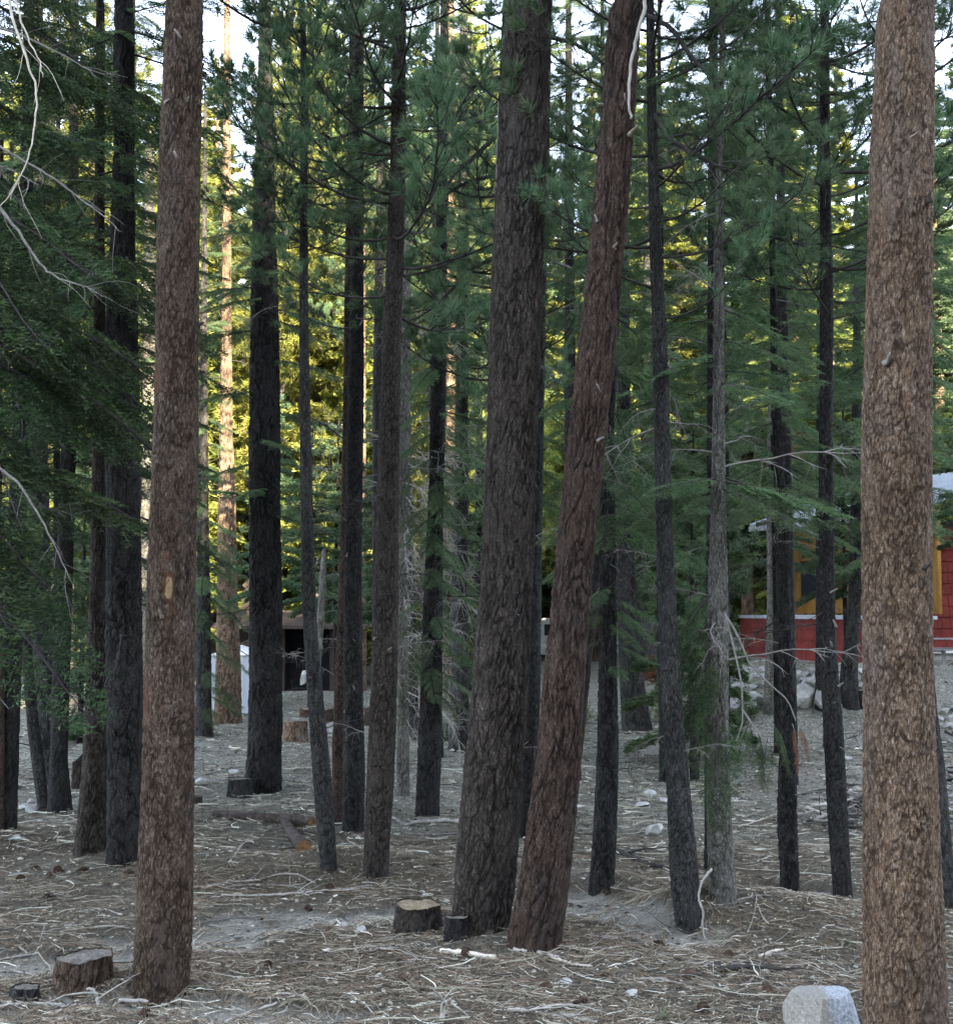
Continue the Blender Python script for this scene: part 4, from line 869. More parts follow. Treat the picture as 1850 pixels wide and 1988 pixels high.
ed = np.array([.38, -.925, 0]); ed /= np.linalg.norm(ed); up = np.array([0, 0, 1.0]); bk = np.array([.925, .38, 0])
croot = thing('cabin', 'red shingled cabin with yellow board wall and ribbed metal roof', 'cabin', (11, 43, float(ground(11, 43))))
cl = np.array(croot.location)
def shingle_wall(o, d, L, z0, z1, parent, ch=.32, nm='wall', m=RED):
    A = Acc(); M = frame(np.array(o, float) - cl, d); nz = max(1, int(round((z1 - z0) / ch))); ch = (z1 - z0) / nz
    for r_ in range(nz):
        x = -rng.uniform(0, .2)
        while x < L:
            wv = rng.uniform(.18, .42); x0 = max(0, x); x1 = min(L, x + wv - .012)
            if x1 > x0:
                z = r_ * ch
                v = np.array([(x0, -.035, z), (x1, -.035, z), (x1, -.004, z + ch * 1.04), (x0, -.004, z + ch * 1.04), (x0, 0, z), (x1, 0, z)]) + [0, rng.uniform(-.006, .004), rng.uniform(-.012, .012)]
                v = v @ M[:3, :3].T + M[:3, 3] ; A.add(v, [(0, 1, 2), (0, 2, 3), (0, 4, 5), (0, 5, 1), (0, 3, 4), (1, 5, 2)], 0)
            x += wv
    box(A, 0, L, .002, .14, 0, z1 - z0, 0, M)
    return A.obj(nm, [m], parent)
gz = float(ground(10, 42))
s0 = np.array([8.62, 43.8, 0.0]); Ls = 6.6
shingle_wall((s0[0], s0[1], 1.42), ed, Ls, 1.42, 2.66, croot, .34, 'deck_skirt')
A = Acc(); M = frame(np.array([s0[0], s0[1], 2.66]) - cl, ed); box(A, -.08, Ls + .08, -.09, 2.2, .003, .10, 0, M); A.obj('deck', [GREYM], croot)
A = Acc(); box(A, .1, Ls, .02, 2.0, -.6, -.005, 0, frame(np.array([s0[0], s0[1], 1.42]) - cl, ed)); A.obj('foundation', [CONC], croot)
# upper wall under the eave
e0 = np.array([9.73, 46.0, 5.86]); w0 = e0 + bk * .75 - ed * (-.3); A = Acc(); M = frame(np.array([w0[0], w0[1], 2.82]) - cl, ed)
for i in range(40): box(A, i * .19, i * .19 + .178, -.02, .0, 0, 3.05, 0, M)
box(A, 0, 7.6, .001, .12, 0, 3.06, 0, M); A.obj('board_wall', [YEL], croot)
for xw in (1.05, 3.9, 5.6):
    A = Acc(); box(A, xw, xw + .95, -.06, -.022, .55, 1.75, 0, M); wf = A.obj('window', [DARKW], croot)
    A = Acc(); box(A, xw + .07, xw + .88, -.075, -.062, .62, 1.68, 0, M); A.obj('pane', [GLASS], wf)
A = Acc(); sl = bk * 5 + up * 1.6; M = frame(e0 - cl - ed * .6, ed); 
nr = 34
for i in range(nr):   # ribbed sheets
    x0 = i * 8.6 / nr; x1 = x0 + 8.6 / nr
    for xa, xb, h in ((x0, x0 + .06, .05), (x0 + .06, x1, 0.0)):
        p = [e0 - ed * .6 + ed * xa + up * h, e0 - ed * .6 + ed * xb + up * h]; p += [p[1] + sl, p[0] + sl]; p = np.array(p) - cl
        A.add(np.vstack([p, p - up * .04]), [(0, 1, 2), (0, 2, 3), (4, 6, 5), (4, 7, 6), (0, 4, 5), (0, 5, 1), (1, 5, 6), (1, 6, 2), (3, 2, 6), (3, 6, 7), (0, 3, 7), (0, 7, 4)], 0)
A.obj('roof', [METAL], croot)
A = Acc(); box(A, 0, 8.6, -.03, .0, -.22, -.045, 0, M); A.obj('fascia', [GREYM], croot)
# red wing on the right
wz = 1.62; W0 = atY(1796, 1280, 43.5); shingle_wall((W0[0], 43.5, wz), (1, 0.05, 0), 4.5, wz, 5.6, croot, .36, 'wing_wall')
A = Acc(); box(A, 0, 4.6, -.06, .1, -.09, -.004, 0, frame(np.array([W0[0], 43.5, wz]) - cl, (1, .05, 0))); A.obj('sill_board', [WHITE], croot)
A = Acc(); box(A, .1, 4.6, .03, .1, -.9, -.095, 0, frame(np.array([W0[0], 43.5, wz]) - cl, (1, .05, 0))); A.obj('foundation', [CONC], croot)

# grey shed
Yd = 38.0; pL = atY(408, 1385, Yd); pR = atY(486, 1385, Yd); zb = min(pL[2], float(ground(pL[0], Yd)))
sh = thing('shed', 'small grey metal shed with pale gabled roof behind the sunlit trunk', 'shed', (pL[0], Yd, zb)); wsh = (pR[0] - pL[0]) * 1.12; hh = 1.62
A = Acc()
for i in range(8): box(A, i * wsh / 8, (i + 1) * wsh / 8 - .012, -.012, 0, 0, hh, 0)
box(A, 0, wsh, .001, 1.3, 0, hh, 0); A.obj('wall', [GREYM], sh)
A = Acc(); ov = .06
for v in ([(-ov, -.08, hh + .003), (wsh + ov, -.08, hh + .003), (wsh / 2, -.08, hh + .26), (-ov, 1.38, hh + .003), (wsh + ov, 1.38, hh + .003), (wsh / 2, 1.38, hh + .26)],):
    A.add(v, [(0, 1, 2), (3, 5, 4), (0, 2, 5), (0, 5, 3), (1, 4, 5), (1, 5, 2), (0, 3, 4), (0, 4, 1)])
A.obj('roof', [WHITE], sh)

# dark wooden cabin
Yw = 47.0; a0 = atY(446, 1350, Yw); a1 = atY(690, 1350, Yw); zb = float(ground(a0[0] + 3, Yw)) - .3
wc = thing('cabin', 'dark brown wooden cabin with an open black doorway behind the slender trunks', 'cabin', (a0[0], Yw, zb)); wl = a1[0] - a0[0]; hh = 4.6
dx0 = atY(553, 1300, Yw)[0] - a0[0]; dx1 = atY(640, 1300, Yw)[0] - a0[0]; A = Acc()
def boards(x0, x1, z0, z1):
    x = x0
    while x < x1 - .01:
        xb = min(x1, x + .2); box(A, x, xb - .014, -.025, 0, z0, z1, 0); x += .2
    box(A, x0, x1, .001, .15, z0, z1, 0)
hh = 2.7; boards(0, dx0, 0, hh); boards(dx1, wl, 0, hh); boards(dx0, dx1, 2.6, hh)
A.obj('wall', [DARKW], wc)
A = Acc()   # diagonal siding panel
for i in range(11):
    M = frame((.3 + i * .02, -.05, 1.3 + i * .26), (1, 0, .9)); box(A, 0, 1.6, -.02, .0, 0, .16, 0, M)
A.obj('siding_panel', [DARKW], wc)
A = Acc(); box(A, dx0, dx1, .6, .7, 0, 2.6, 0); box(A, dx0 - .05, dx0 - .003, .16, .6, 0, 2.6, 0); box(A, dx1 + .003, dx1 + .05, .16, .6, 0, 2.6, 0); A.obj('doorway', [BLACK], wc)  # black panels stand in for the shade inside the open door
A = Acc(); A.add([(-.5, -.8, hh - .2), (wl + .5, -.8, hh - .2), (wl + .5, 3, hh + .3), (-.5, 3, hh + .3), (-.5, -.8, hh - .08), (wl + .5, -.8, hh - .08), (wl + .5, 3, hh + .42), (-.5, 3, hh + .42)],
      [(0, 1, 2), (0, 2, 3), (4, 6, 5), (4, 7, 6), (0, 4, 5), (0, 5, 1), (1, 5, 6), (1, 6, 2), (0, 3, 7), (0, 7, 4)]); A.obj('roof', [DARKW], wc)

# white van
Yv = 78.0; v0 = atY(1040, 1270, Yv); v1 = atY(1256, 1270, Yv); vz = float(ground(v0[0] + 3, Yv)); zb = vz + .25
vroot = thing('van', 'white van parked beyond the trees right of the leaning pair', 'van', (v0[0], Yv, vz)); L = v1[0] - v0[0]
prof = [(0, .35), (0, 1.2), (.15, 2.3), (.5, 2.45), (L - 1.9, 2.45), (L - 1.2, 1.45), (L - .15, 1.25), (L, .9), (L, .35)]
A = Acc(); n_ = len(prof); V = [(x, 0, z) for x, z in prof] + [(x, 2.0, z) for x, z in prof]; cf = len(V); V += [(L / 2, 0, 1), (L / 2, 2, 1)]
Tt = []
for i in range(n_):
    j = (i + 1) % n_; Tt += [(i, j, n_ + j), (i, n_ + j, n_ + i), (cf, j, i), (cf + 1, n_ + i, n_ + j)]
A.add(V, Tt); A.obj('body', [WHITE], vroot)
for xw0, xw1 in ((.5, 1.6), (1.8, 2.9), (3.1, L - 2.0)):
    A = Acc(); box(A, xw0, xw1, -.012, -.003, 1.45, 2.1); A.obj('window', [GLASS], vroot)
for xw in (1.1, L - 1.2):
    for yy_ in (-.02, 1.82):
        A = Acc(); P = np.array([(xw, yy_, .36), (xw, yy_ + .2, .36)]); A.add(*tube_va(P, .36, 18)); A.obj('wheel', [BLACK], vroot)

# picnic table at the right edge
pt = atY(1808, 1330, 36.5); pz = float(ground(pt[0] + .8, 36.5)); ptr = thing('picnic_table', 'grey wooden picnic table at the right edge by the red wall', 'table', (pt[0], 36.5, pz))
A = Acc(); box(A, 0, 1.8, 0, .14, .68, .72); box(A, 0, 1.8, .16, .3, .68, .72); box(A, 0, 1.8, .32, .46, .68, .72); box(A, 0, 1.8, .48, .62, .68, .72); A.obj('table_top', [GWOOD], ptr)
for y in (-.45, .85):
    A = Acc(); box(A, 0, 1.8, y, y + .24, .40, .44); A.obj('bench', [GWOOD], ptr)
for x in (.2, 1.5):
    for y in (-.35, .9):
        A = Acc(); box(A, x, x + .09, y, y + .07, 0, .40); A.obj('leg', [GWOOD], ptr)
    A = Acc(); box(A, x, x + .05, -.4, 1.05, .34, .397); A.obj('cross_brace', [GWOOD], ptr)

# ------------------------------------------------------------------ rocks, stumps, logs, sticks
def ico(sub):
    import bmesh
    bm = bmesh.new(); bmesh.ops.create_icosphere(bm, subdivisions=sub, radius=1); bm.verts.ensure_lookup_table()
    v = np.array([q.co[:] for q in bm.verts]); f = np.array([[q.index for q in p.verts] for p in bm.faces]); bm.free(); return v, f
IV, IF = ico(4); IV3, IF3 = ico(3)
def rock(px, py, wpx, hpx, label, m=None, seed=0, Y=None, depth=1.0, sub=None, cuts=13, nm='rock', group=None, sink=.25):
    p = at(px, py) if Y is None else atY(px, py, Y); k = p[1] / F; v = (IV if wpx > 50 else IV3).copy(); f = IF if wpx > 50 else IF3
    r_ = np.random.default_rng(seed + int(px) * 7 + int(py))
    for _ in range(cuts):
        d = r_.normal(size=3); d /= np.linalg.norm(d); h = r_.uniform(.45, .8); t = v @ d; v = v - d * np.maximum(0, t - h)[:, None] * .99
    v += .05 * vn3(v[:, 0] * 3 + seed, v[:, 1] * 3, v[:, 2] * 3, seed)[:, None] * v + .03 * v * vn3(v[:, 0] * 9, v[:, 1] * 9, v[:, 2] * 9, seed)[:, None]
    v = v / np.abs(v).max(0)
    s = np.array([wpx * k / 2, wpx * k / 2 * depth, hpx * k / 2 * (1 + sink)]); A = Acc(); A.add(v * s + [0, 0, s[2] * (1 - 2 * sink / (1 + sink))], f)
    o = A.obj(nm, [m or ROCKW], None, False); o.location = p; tag(o, label, 'rock', group); return o
for a in [(25, 1532, 40, 14, 'flat white rock at the far left edge'), (388, 1524, 34, 18, 'pale rock just right of the warm-brown front trunk'), (372, 1516, 20, 12, 'smaller pale rock touching the front trunk edge'),
          (1272, 1622, 36, 22, 'pale block of rock left of the dark leaning trunk, in the sticks'), (1243, 1566, 36, 10, 'low whitish rock, left one of three beside the dark leaning trunk'), (1288, 1560, 30, 15, 'whitish rock nearest the dark leaning trunk'), (1262, 1550, 26, 16, 'small pale rock, middle one of three beside the dark leaning trunk'),
          (1098, 1912, 26, 14, 'small cream block in the litter at bottom centre'), (1226, 1936, 26, 14, 'small rounded pale rock in the litter, bottom right of centre'), (1352, 1410, 32, 14, 'grey-white rock behind the pale flaky trunk'),
          (1120, 1568, 34, 7, 'flat pale rock right of the reddish leaning trunk'), (796, 1436, 24, 9, 'pale rock behind the bare white twigs'), (640, 1425, 26, 30, 'whitish rock beside the far stump'), (668, 1642, 26, 6, 'flat pale stone between the slender trunks'),
          (700, 1812, 22, 14, 'pale stone in the sandy wash left of the flat stumps'), (668, 1800, 18, 10, 'small pale stone in the sandy wash'), (35, 1630, 34, 8, 'flat white stone near the left edge, below the white heap'), (948, 1460, 24, 9, 'small pale stone behind the thickest trunk'), (455, 1500, 22, 6, 'flat stone behind the small round stump'), (880, 1460, 18, 7, 'small stone at the foot of the grey far trunk'), (1640, 1475, 30, 8, 'flat pale stone right of the straight black trunk'),
          (1420, 1555, 26, 7, 'small flat stone right of the pale flaky trunk')]:
    rock(*a)
for i, (x, y, w_, h_) in enumerate([(45, 1572, 22, 14), (62, 1578, 26, 18), (78, 1570, 20, 12), (60, 1562, 18, 12), (18, 1566, 18, 14), (5, 1606, 20, 10)]):
    rock(x, y, w_, h_, 'white broken rock in the heap at the left edge', ROCKW, i, group='white rock heap at the left edge')
o = rock(1604, 2010, 146, 92, 'large pale boulder with a flat top at the bottom right', ROCKG, 3, cuts=0, sink=.3)
# reshape the big boulder: slanted facets, tan left face and bluish right face
p = at(1604, 2004); k = p[1] / F; v = IV.copy()
for d, h in (((0, 0, 1), .62), ((-.9, -.35, .05), .72), ((.25, -.95, .15), .55), ((.85, -.3, .3), .66), ((.5, -.7, .55), .70), ((-.55, -.75, .2), .66), ((0, 1, .1), .7), ((.9, .2, .1), .75)):
    d = np.array(d) / np.linalg.norm(d); v = v - d * np.maximum(0, v @ d - h)[:, None] * 1.0
v += v * (.05 * vn3(v[:, 0] * 4, v[:, 1] * 4, v[:, 2] * 4, 4) + .025 * vn3(v[:, 0] * 12, v[:, 1] * 12, v[:, 2] * 12, 5))[:, None]; v = v / np.abs(v).max(0)
s = np.array([76 * k, 76 * k * .8, 74 * k]); me = o.data; me.vertices.foreach_set('co', (v * s + [0, 0, s[2] * .35]).astype(np.float32).ravel()); me.update(); o.location = p
bm_, n = mat('boulder_stone'); tcn = n.nodes.new('ShaderNodeTexCoord'); sp = n.nodes.new('ShaderNodeSeparateXYZ'); n.links.new(tcn.outputs['Object'], sp.inputs[0]); nz = noise(n, 9, 6, rough=.7); n2 = noise(n, 45, 5, rough=.8)
mx = N(n, 'ShaderNodeMath', operation='MULTIPLY_ADD'); n.links.new(nz, mx.inputs[0]); mx.inputs[1].default_value = .18; n.links.new(sp.outputs[0], mx.inputs[2])
c = mixc(n, ramp(n, mx.outputs[0], [(.06, (0,) * 3), (.13, (1,) * 3)]), ramp(n, n2, [(.36, (.22, .20, .165)), (.62, (.44, .41, .35))]), ramp(n, n2, [(.36, (.20, .215, .235)), (.5, (.45, .47, .49)), (.64, (.72, .73, .74))]))
n3 = noise(n, 5, 5, rough=.75); c = mixc(n, ramp(n, n3, [(.52, (0,) * 3), (.70, (.5,) * 3)]), c, (.16, .15, .13)); finish(n, c, .9, n2, 1.0, .03); me.materials[0] = bm_
# rock wall and boulders below the red cabin
i = 0
for x, y, w_, h_, lab in [(1560, 1370, 50, 44, 'pale pink boulder under the yellow cabin wall'), (1605, 1378, 60, 40, 'grey slab boulder between the straight black trunk and cabin'), (1590, 1335, 50, 24, 'flat pale rock on the boulders below the cabin'), (1470, 1370, 52, 28, 'broad pale slab at the foot of the whitish trunk'), (1440, 1385, 60, 28, 'greenish-grey boulder below the rock heap')]:
    rock(x, y, w_, h_, lab, ROCKW if 'pale' in lab else ROCKG, i); i += 1
for x in range(1412, 1700, 17):
    for y in (1335, 1322, 1308):
        rock(x + random.uniform(-6, 6), y + random.uniform(-4, 4), random.uniform(15, 30), random.uniform(9, 17), 'stone of the bank below the red cabin, %s course, %s' % ({1335: 'lowest', 1322: 'middle', 1308: 'top'}[y], place_words(x)), random.choice([ROCKW, ROCKG]), i, group='stones of the bank below the red cabin'); i += 1
rock(590, 1328, 26, 26, 'white boulder at the black doorway of the wooden cabin', ROCKW, 77, Y=44)
for x, y in ((1835, 1385), (1848, 1400), (1825, 1400), (1842, 1415), (1855, 1380)):
    rock(x, y, 22, 13, 'pale stone on the heap at the right edge', ROCKW, int(x), group='stones heaped at the right edge')

def stump(px, yb, wpx, hpx, label, bark='dark', cutm=None, seed=1, slant=0.0, amp=.012):
    p = at(px, yb); k = p[1] / F; r = wpx * k / 2 * .93; h = hpx * k; root = thing('stump', label, 'stump', (p[0], p[1] + r * .6, p[2]))
    A = Acc(); zs, cx, cy, rr, V, sg = trunk_mesh(A, [(0, 0, -.12), (0, 0, 0), (0, 0, h * .4), (0, 0, h)], [r * 1.1, r * 1.05, r, r * .96], h, .014, 110, .05, .18, amp, seed, .3)
    ztop = V[-1].copy()
    V2 = V.copy(); V2[:, :, 2] += slant * V2[:, :, 0] * np.clip(V2[:, :, 2] / h, 0, 1) + .06 * vn3(V2[:, :, 0] * 9, V2[:, :, 1] * 9, V2[:, :, 0] * 0, seed) * np.clip(V2[:, :, 2] / h, 0, 1) ** 4
    A.v[0] = V2.reshape(-1, 3); A.obj('bark', [BK[bark]], root, True)
    # cut face: rings of vertices with a slightly rough surface
    A = Acc(); rows = []
    for f in np.linspace(1, 0, 12):
        c = V2[-1].mean(0); q = c + (V2[-1] - c) * f * .985; q[:, 2] += .02 * vn2(q[:, 0] * 30, q[:, 1] * 60, 3) * (f < .95) - .012; rows.append(q)
    A.add(np.array(rows), grid_t(12, sg, True)[:, ::-1]); A.obj('cut_face', [cutm or CUTG], root, False)
stump(811, 1812, 96, 50, 'wide flat-cut stump left of the thickest trunk', 'brown', CUT, 3)
stump(886, 1826, 48, 44, 'small flat stump touching the thickest trunk', 'dark', CUTG, 4, .04)
stump(463, 1549, 50, 36, 'small round grey stump in front of the thick furrowed trunk', 'grey', CUTG, 5)
stump(153, 1922, 112, 58, 'weathered stump at the bottom left beside the front trunk', 'warm', CUTG, 6, .06, .02)
stump(44, 1942, 56, 26, 'low broken stump in the bottom left corner', 'grey', CUTG, 7, -.05, .02)
stump(572, 1440, 50, 38, 'pale-cut stump behind the thinnest trunk', 'tan', CUT, 8)
stump(150, 1532, 26, 60, 'slanted brown stump left of the two dark left trunks', 'brown', CUTG, 9, .9)
stump(384, 1562, 16, 16, 'tiny dark stump at the edge of the warm-brown front trunk', 'brown', CUTG, 10)
stump(1672, 1375, 22, 34, 'short dark stump behind the massive right-edge trunk', 'dark', CUTG, 11)
for x, y, w_, h_, lab in ((636, 1412, 30, 34, 'upright log round left of the slim stubbed trunk'), (786, 1410, 30, 50, 'split orange-brown log round behind the bare white twigs'), (718, 1408, 26, 34, 'upright log round between the dark slender trunks'), (600, 1392, 40, 16, 'low log round beside the pale-cut stump')):
    stump(x, y, w_, h_, lab, 'warm', CUT, int(x))

def log(pix, r0, r1, label, m=None, end=None, nm='log', cat='log', lift=.95):
    P3 = np.array([at(x, y) for x, y in pix]); P3[:, 2] += r0 * lift
    tt = np.linspace(0, 1, 40); t_ = np.linspace(0, 1, len(P3)); P = np.stack([np.interp(tt, t_, P3[:, i]) for i in range(3)], 1); o = P[0].copy()
    V, Tt = tube_va(P - o, np.linspace(r0, r1, 40), 22, False); V = V + unit(rng.normal(size=V.shape)) * r0 * .03
    fur = np.clip(vn3(V[:, 0] * 30, V[:, 1] * 30, V[:, 2] * 30, 3) + .7, 0, 1)
    root = thing(nm, label, cat, tuple(o)); A = Acc(); A.add(V, Tt, 0, fur, fur); A.obj('bark', [m or LOGB], root, True)
    for idx, e in ((-1, 1), (0, 0)):
        A = Acc(); ring = V[-22:] if idx == -1 else V[:22]; c = ring.mean(0); k_ = np.arange(22); A.add(np.vstack([ring * .999 + c * .001, c]), np.stack([np.full(22, 22), k_, (k_ + 1) % 22], 1)); A.obj('cut_end', [end or CUT], root)
log([(415, 1588), (480, 1594), (540, 1598), (606, 1606)], .055, .085, 'dark fallen log lying crosswise with an orange cut end', end=ORCUT)
log([(553, 1604), (570, 1630), (590, 1656)], .06, .085, 'short log pointing forward with a round orange-brown cut end', end=ORCUT)
def stick(pix, r0, r1, label, m=BLEACH, nm='stick', lift=1.2, subs=0, group=None, z=None):
    P3 = np.array([at(x, y) for x, y in pix])
    if z is not None:
        b0 = at(pix[z][0], pix[z][1]); P3 = np.array([atY(x, y, b0[1]) for x, y in pix])
    P3[:, 2] += r0 * lift; n_ = max(16, len(pix) * 5); tt = np.linspace(0, 1, n_); t_ = np.linspace(0, 1, len(P3)); P = np.stack([np.interp(tt, t_, P3[:, i]) for i in range(3)], 1)
    for _ in range(2): P[1:-1] = (P[:-2] + 2 * P[1:-1] + P[2:]) / 4
    P += rng.normal(size=P.shape) * r0 * .15; o = P[0].copy(); A = Acc(); A.add(*tube_va(P - o, np.linspace(r0, r1, n_) * (1 + .12 * rng.normal(size=n_)), 8))
    for _ in range(subs):
        k = rng.integers(3, n_ - 3); d = unit(P[k + 1] - P[k]) + rng.normal(size=3) * [.7, .7, .25]; Q = path(P[k] - o, d, rng.uniform(.2, .6), 6, (0, 0, -.1), .12); A.add(*tube_va(Q, np.linspace(r1, .002, 7), 5))
    q = A.obj(nm, [m], None, True); q.location = o; tag(q, label, 'stick', group)
stick([(853, 1852), (900, 1856), (962, 1866)], .022, .024, 'peeled pale log piece lying in front of the small stump', lift=1.0)
stick([(995, 1848), (1040, 1853), (1085, 1865)], .019, .016, 'whitish stick in front of the leaning pair', PTWIG)
stick([(1070, 1862), (1110, 1876), (1150, 1880)], .012, .009, 'thin pale stick lying right of the leaning pair foot')
stick([(436, 1990), (490, 1968), (540, 1952)], .013, .010, 'straight white stick at the bottom left', PTWIG)
stick([(-20, 1962), (60, 1952), (140, 1958), (200, 1956)], .014, .009, 'long bleached stick at the bottom left corner', PTWIG, subs=4)
stick([(230, 1948), (290, 1950), (330, 1958)], .016, .009, 'thick white stick below the warm-brown front trunk', PTWIG)
stick([(445, 1678), (458, 1660), (470, 1642), (484, 1634), (492, 1640)], .015, .007, 'crooked white stick on the slope behind the front trunk', PTWIG, subs=2)
stick([(392, 1727), (440, 1716), (500, 1712), (540, 1700), (580, 1700), (612, 1718)], .012, .006, 'curved bare branch lying on the ground left of centre, upper one', PTWIG, 'fallen_branch', subs=7)
stick([(430, 1742), (520, 1742), (600, 1736), (660, 1730), (720, 1722)], .014, .007, 'long bare branch lying on the ground left of centre, lower one', PTWIG, 'fallen_branch', subs=8)
stick([(440, 1725), (500, 1720), (560, 1722), (630, 1738)], .012, .008, 'thin grey branch crossing the fallen branches', TWIG, 'fallen_branch', subs=5)
stick([(1190, 1652), (1220, 1668), (1255, 1684), (1288, 1690)], .034, .020, 'dark fallen branch between the black trunk and the leaning grey trunk', DTWIG, 'fallen_branch', subs=3)
stick([(1382, 1690), (1362, 1715), (1355, 1745), (1366, 1775), (1363, 1800), (1370, 1832)], .011, .008, 'curved white stick leaning against the dark purple-grey trunk', PTWIG, z=-1)
stick([(1310, 1788), (1340, 1800), (1375, 1808)], .012, .008, 'white stick lying at the foot of the dark purple-grey trunk', PTWIG)
stick([(1420, 1878), (1470, 1862), (1530, 1852)], .012, .006, 'long thin stick in the litter at lower right', TWIG, subs=3)
stick([(1400, 1888), (1450, 1884), (1500, 1888)], .024, .016, 'dark stick in the litter left of the large boulder', DTWIG, subs=2)
stick([(1475, 1862), (1500, 1852), (1520, 1848)], .016, .01, 'short cream splinter at lower right')
stick([(1540, 1736), (1600, 1738), (1655, 1742)], .012, .008, 'thin white stick across the foot of the straight black trunk', PTWIG)
stick([(985, 1965), (1050, 1972), (1120, 1985), (1160, 1990)], .016, .012, 'long white stick at the bottom centre', PTWIG, subs=5)
stick([(858, 1990), (862, 1958), (875, 1946)], .020, .012, 'forked white stick standing at the bottom centre', PTWIG, subs=3, z=0)
stick([(190, 1958), (186, 1935), (180, 1925), (168, 1925)], .014, .010, 'crooked white twig standing by the weathered stump', PTWIG, subs=2, z=0)
stick([(760, 1590), (790, 1605), (820, 1600)], .018, .01, 'pale twig by the foot of the black sprayed trunk', PTWIG, subs=5)
stick([(800, 1603), (860, 1598), (905, 1600)], .028, .02, 'pale log piece behind the thickest trunk', PTWIG, subs=3)
stick([(780, 1622), (840, 1624), (900, 1620)], .016, .012, 'grey stick lying left of the thickest trunk', TWIG)
for k in range(64):
    x = random.uniform(1585, 1690) if k % 2 else random.uniform(1832, 1890); y = random.uniform(1550, 1625) if k % 2 else random.uniform(1425, 1610)
    L_ = random.uniform(30, 90); t = random.uniform(-.5, .4)
    stick([(x - L_ / 2, y + t * L_ / 2), (x, y + random.uniform(-4, 4)), (x + L_ / 2, y - t * L_ / 2)], random.uniform(.015, .035), .01, 'grey branch of the brush pile %s the massive trunk, %s' % (('left of' if k % 2 else 'right of'), ('near its bottom' if y > 1590 else 'in its middle' if y > 1500 else 'near its top')), random.choice([TWIG, DTWIG, TWIG, PTWIG]), 'fallen_branch', lift=random.uniform(1, 8), subs=2, group='branches of the brush pile at the right')
BLM = [(150, 1900, 'the weathered bottom-left stump'), (310, 1925, 'the warm-brown front trunk'), (463, 1549, 'the small round stump'), (175, 1660, 'the two dark left trunks'), (590, 1656, 'the orange-ended log'), (638, 1688, 'the thinnest trunk'), (728, 1700, 'the evenly tapering trunk'),
       (811, 1812, 'the wide flat stump'), (930, 1805, 'the thickest trunk'), (1035, 1835, 'the reddish leaning trunk'), (1166, 1722, 'the black trunk'), (1336, 1790, 'the leaning purple-grey trunk'), (1405, 1740, 'the pale flaky trunk'), (1535, 1732, 'the crooked dark trunk'), (1636, 1745, 'the straight black trunk'),
       (1604, 1960, 'the large boulder'), (1760, 1980, 'the massive right trunk'), (1098, 1912, 'the cream block'), (1226, 1936, 'the small rounded rock'), (500, 1970, 'the straight white stick'), (550, 1722, 'the fallen branches'), (1000, 1960, 'the long white stick at the bottom'), (700, 1806, 'the pale wash stones')]
def near_words(x, y):
    bx_, by_, nm = min(BLM, key=lambda q: math.hypot((q[0] - x), (q[1] - y) * 1.6)); dx, dy = x - bx_, (y - by_) * 1.6
    return ('left of ' if dx < 0 else 'right of ') + nm if abs(dx) > abs(dy) else ('behind ' if dy < 0 else 'in front of ') + nm
def stick_label(x, y, L_): return '%s bare stick in the litter %s' % ('long' if L_ > 75 else 'short' if L_ < 50 else 'medium', near_words(x, y))
# more distinct sticks scattered
for k in range(60):
    x = random.uniform(0, 1850); y = 1600 + 380 * random.random() ** .8
    if 250 < x < 375 and y < 1930: continue
    L_ = random.uniform(30, 110); t = random.uniform(-.25, .25)
    stick([(x - L_ / 2, y + t * L_ / 2), (x, y + random.uniform(-6, 6)), (x + L_ / 2, y - t * L_ / 2)], random.uniform(.006, .013), .005, stick_label(x, y, L_), random.choice([TWIG, PTWIG, TWIG]), 'stick', subs=random.randrange(4), group='sticks lying in the litter')

# pine cones
CONE = simple('cone_scales', (.035, .022, .016), (.10, .065, .045), 30)
ca = Acc()
for i in range(70):
    f = i / 70; a_ = i * 2.4; r = .042 * math.sin(math.pi * (f * .9 + .08)) ** .8; z = (f - .5) * .13; d = np.array([math.cos(a_), math.sin(a_), .5 - f]); s = np.array([-math.sin(a_), math.cos(a_), 0]); c = np.array([0, 0, z])
    ca.add([c + s * .006, c - s * .006, c + d * r + s * .011, c + d * r - s * .011, c + d * (r + .008) + [0, 0, .006]], [(0, 2, 3), (0, 3, 1), (2, 4, 3)])
cm = ca.mesh('pine_cone', [CONE]); first = True
for x, y in [(68, 1930 - 240), (112, 1935 - 240), (95, 1950 - 245), (160, 1940 - 245), (40, 1958 - 245), (97, 1998 - 250), (145, 1880), (280, 1975), (780, 1998 - 90), (905, 1992 - 135), (1340, 1900), (1415, 1862), (1365, 1965), (1060, 1925), (520, 1880), (1180, 1740), (640, 1730), (600, 1770), (1280, 1840), (250, 1700), (1125, 1955), (1490, 1930)]:
    p = at(x, y); q = link('pine_cone', cm, None, (p[0], p[1], p[2] + .03)); q.rotation_euler = (R(90) + random.uniform(-.4, .4), 0, random.uniform(0, 6)); s = random.uniform(.7, 1.15); q.scale = (s, s, s)
    tag(q, 'dark pine cone in the litter ' + near_words(x, y), 'pine cone', 'pine cones in the litter')

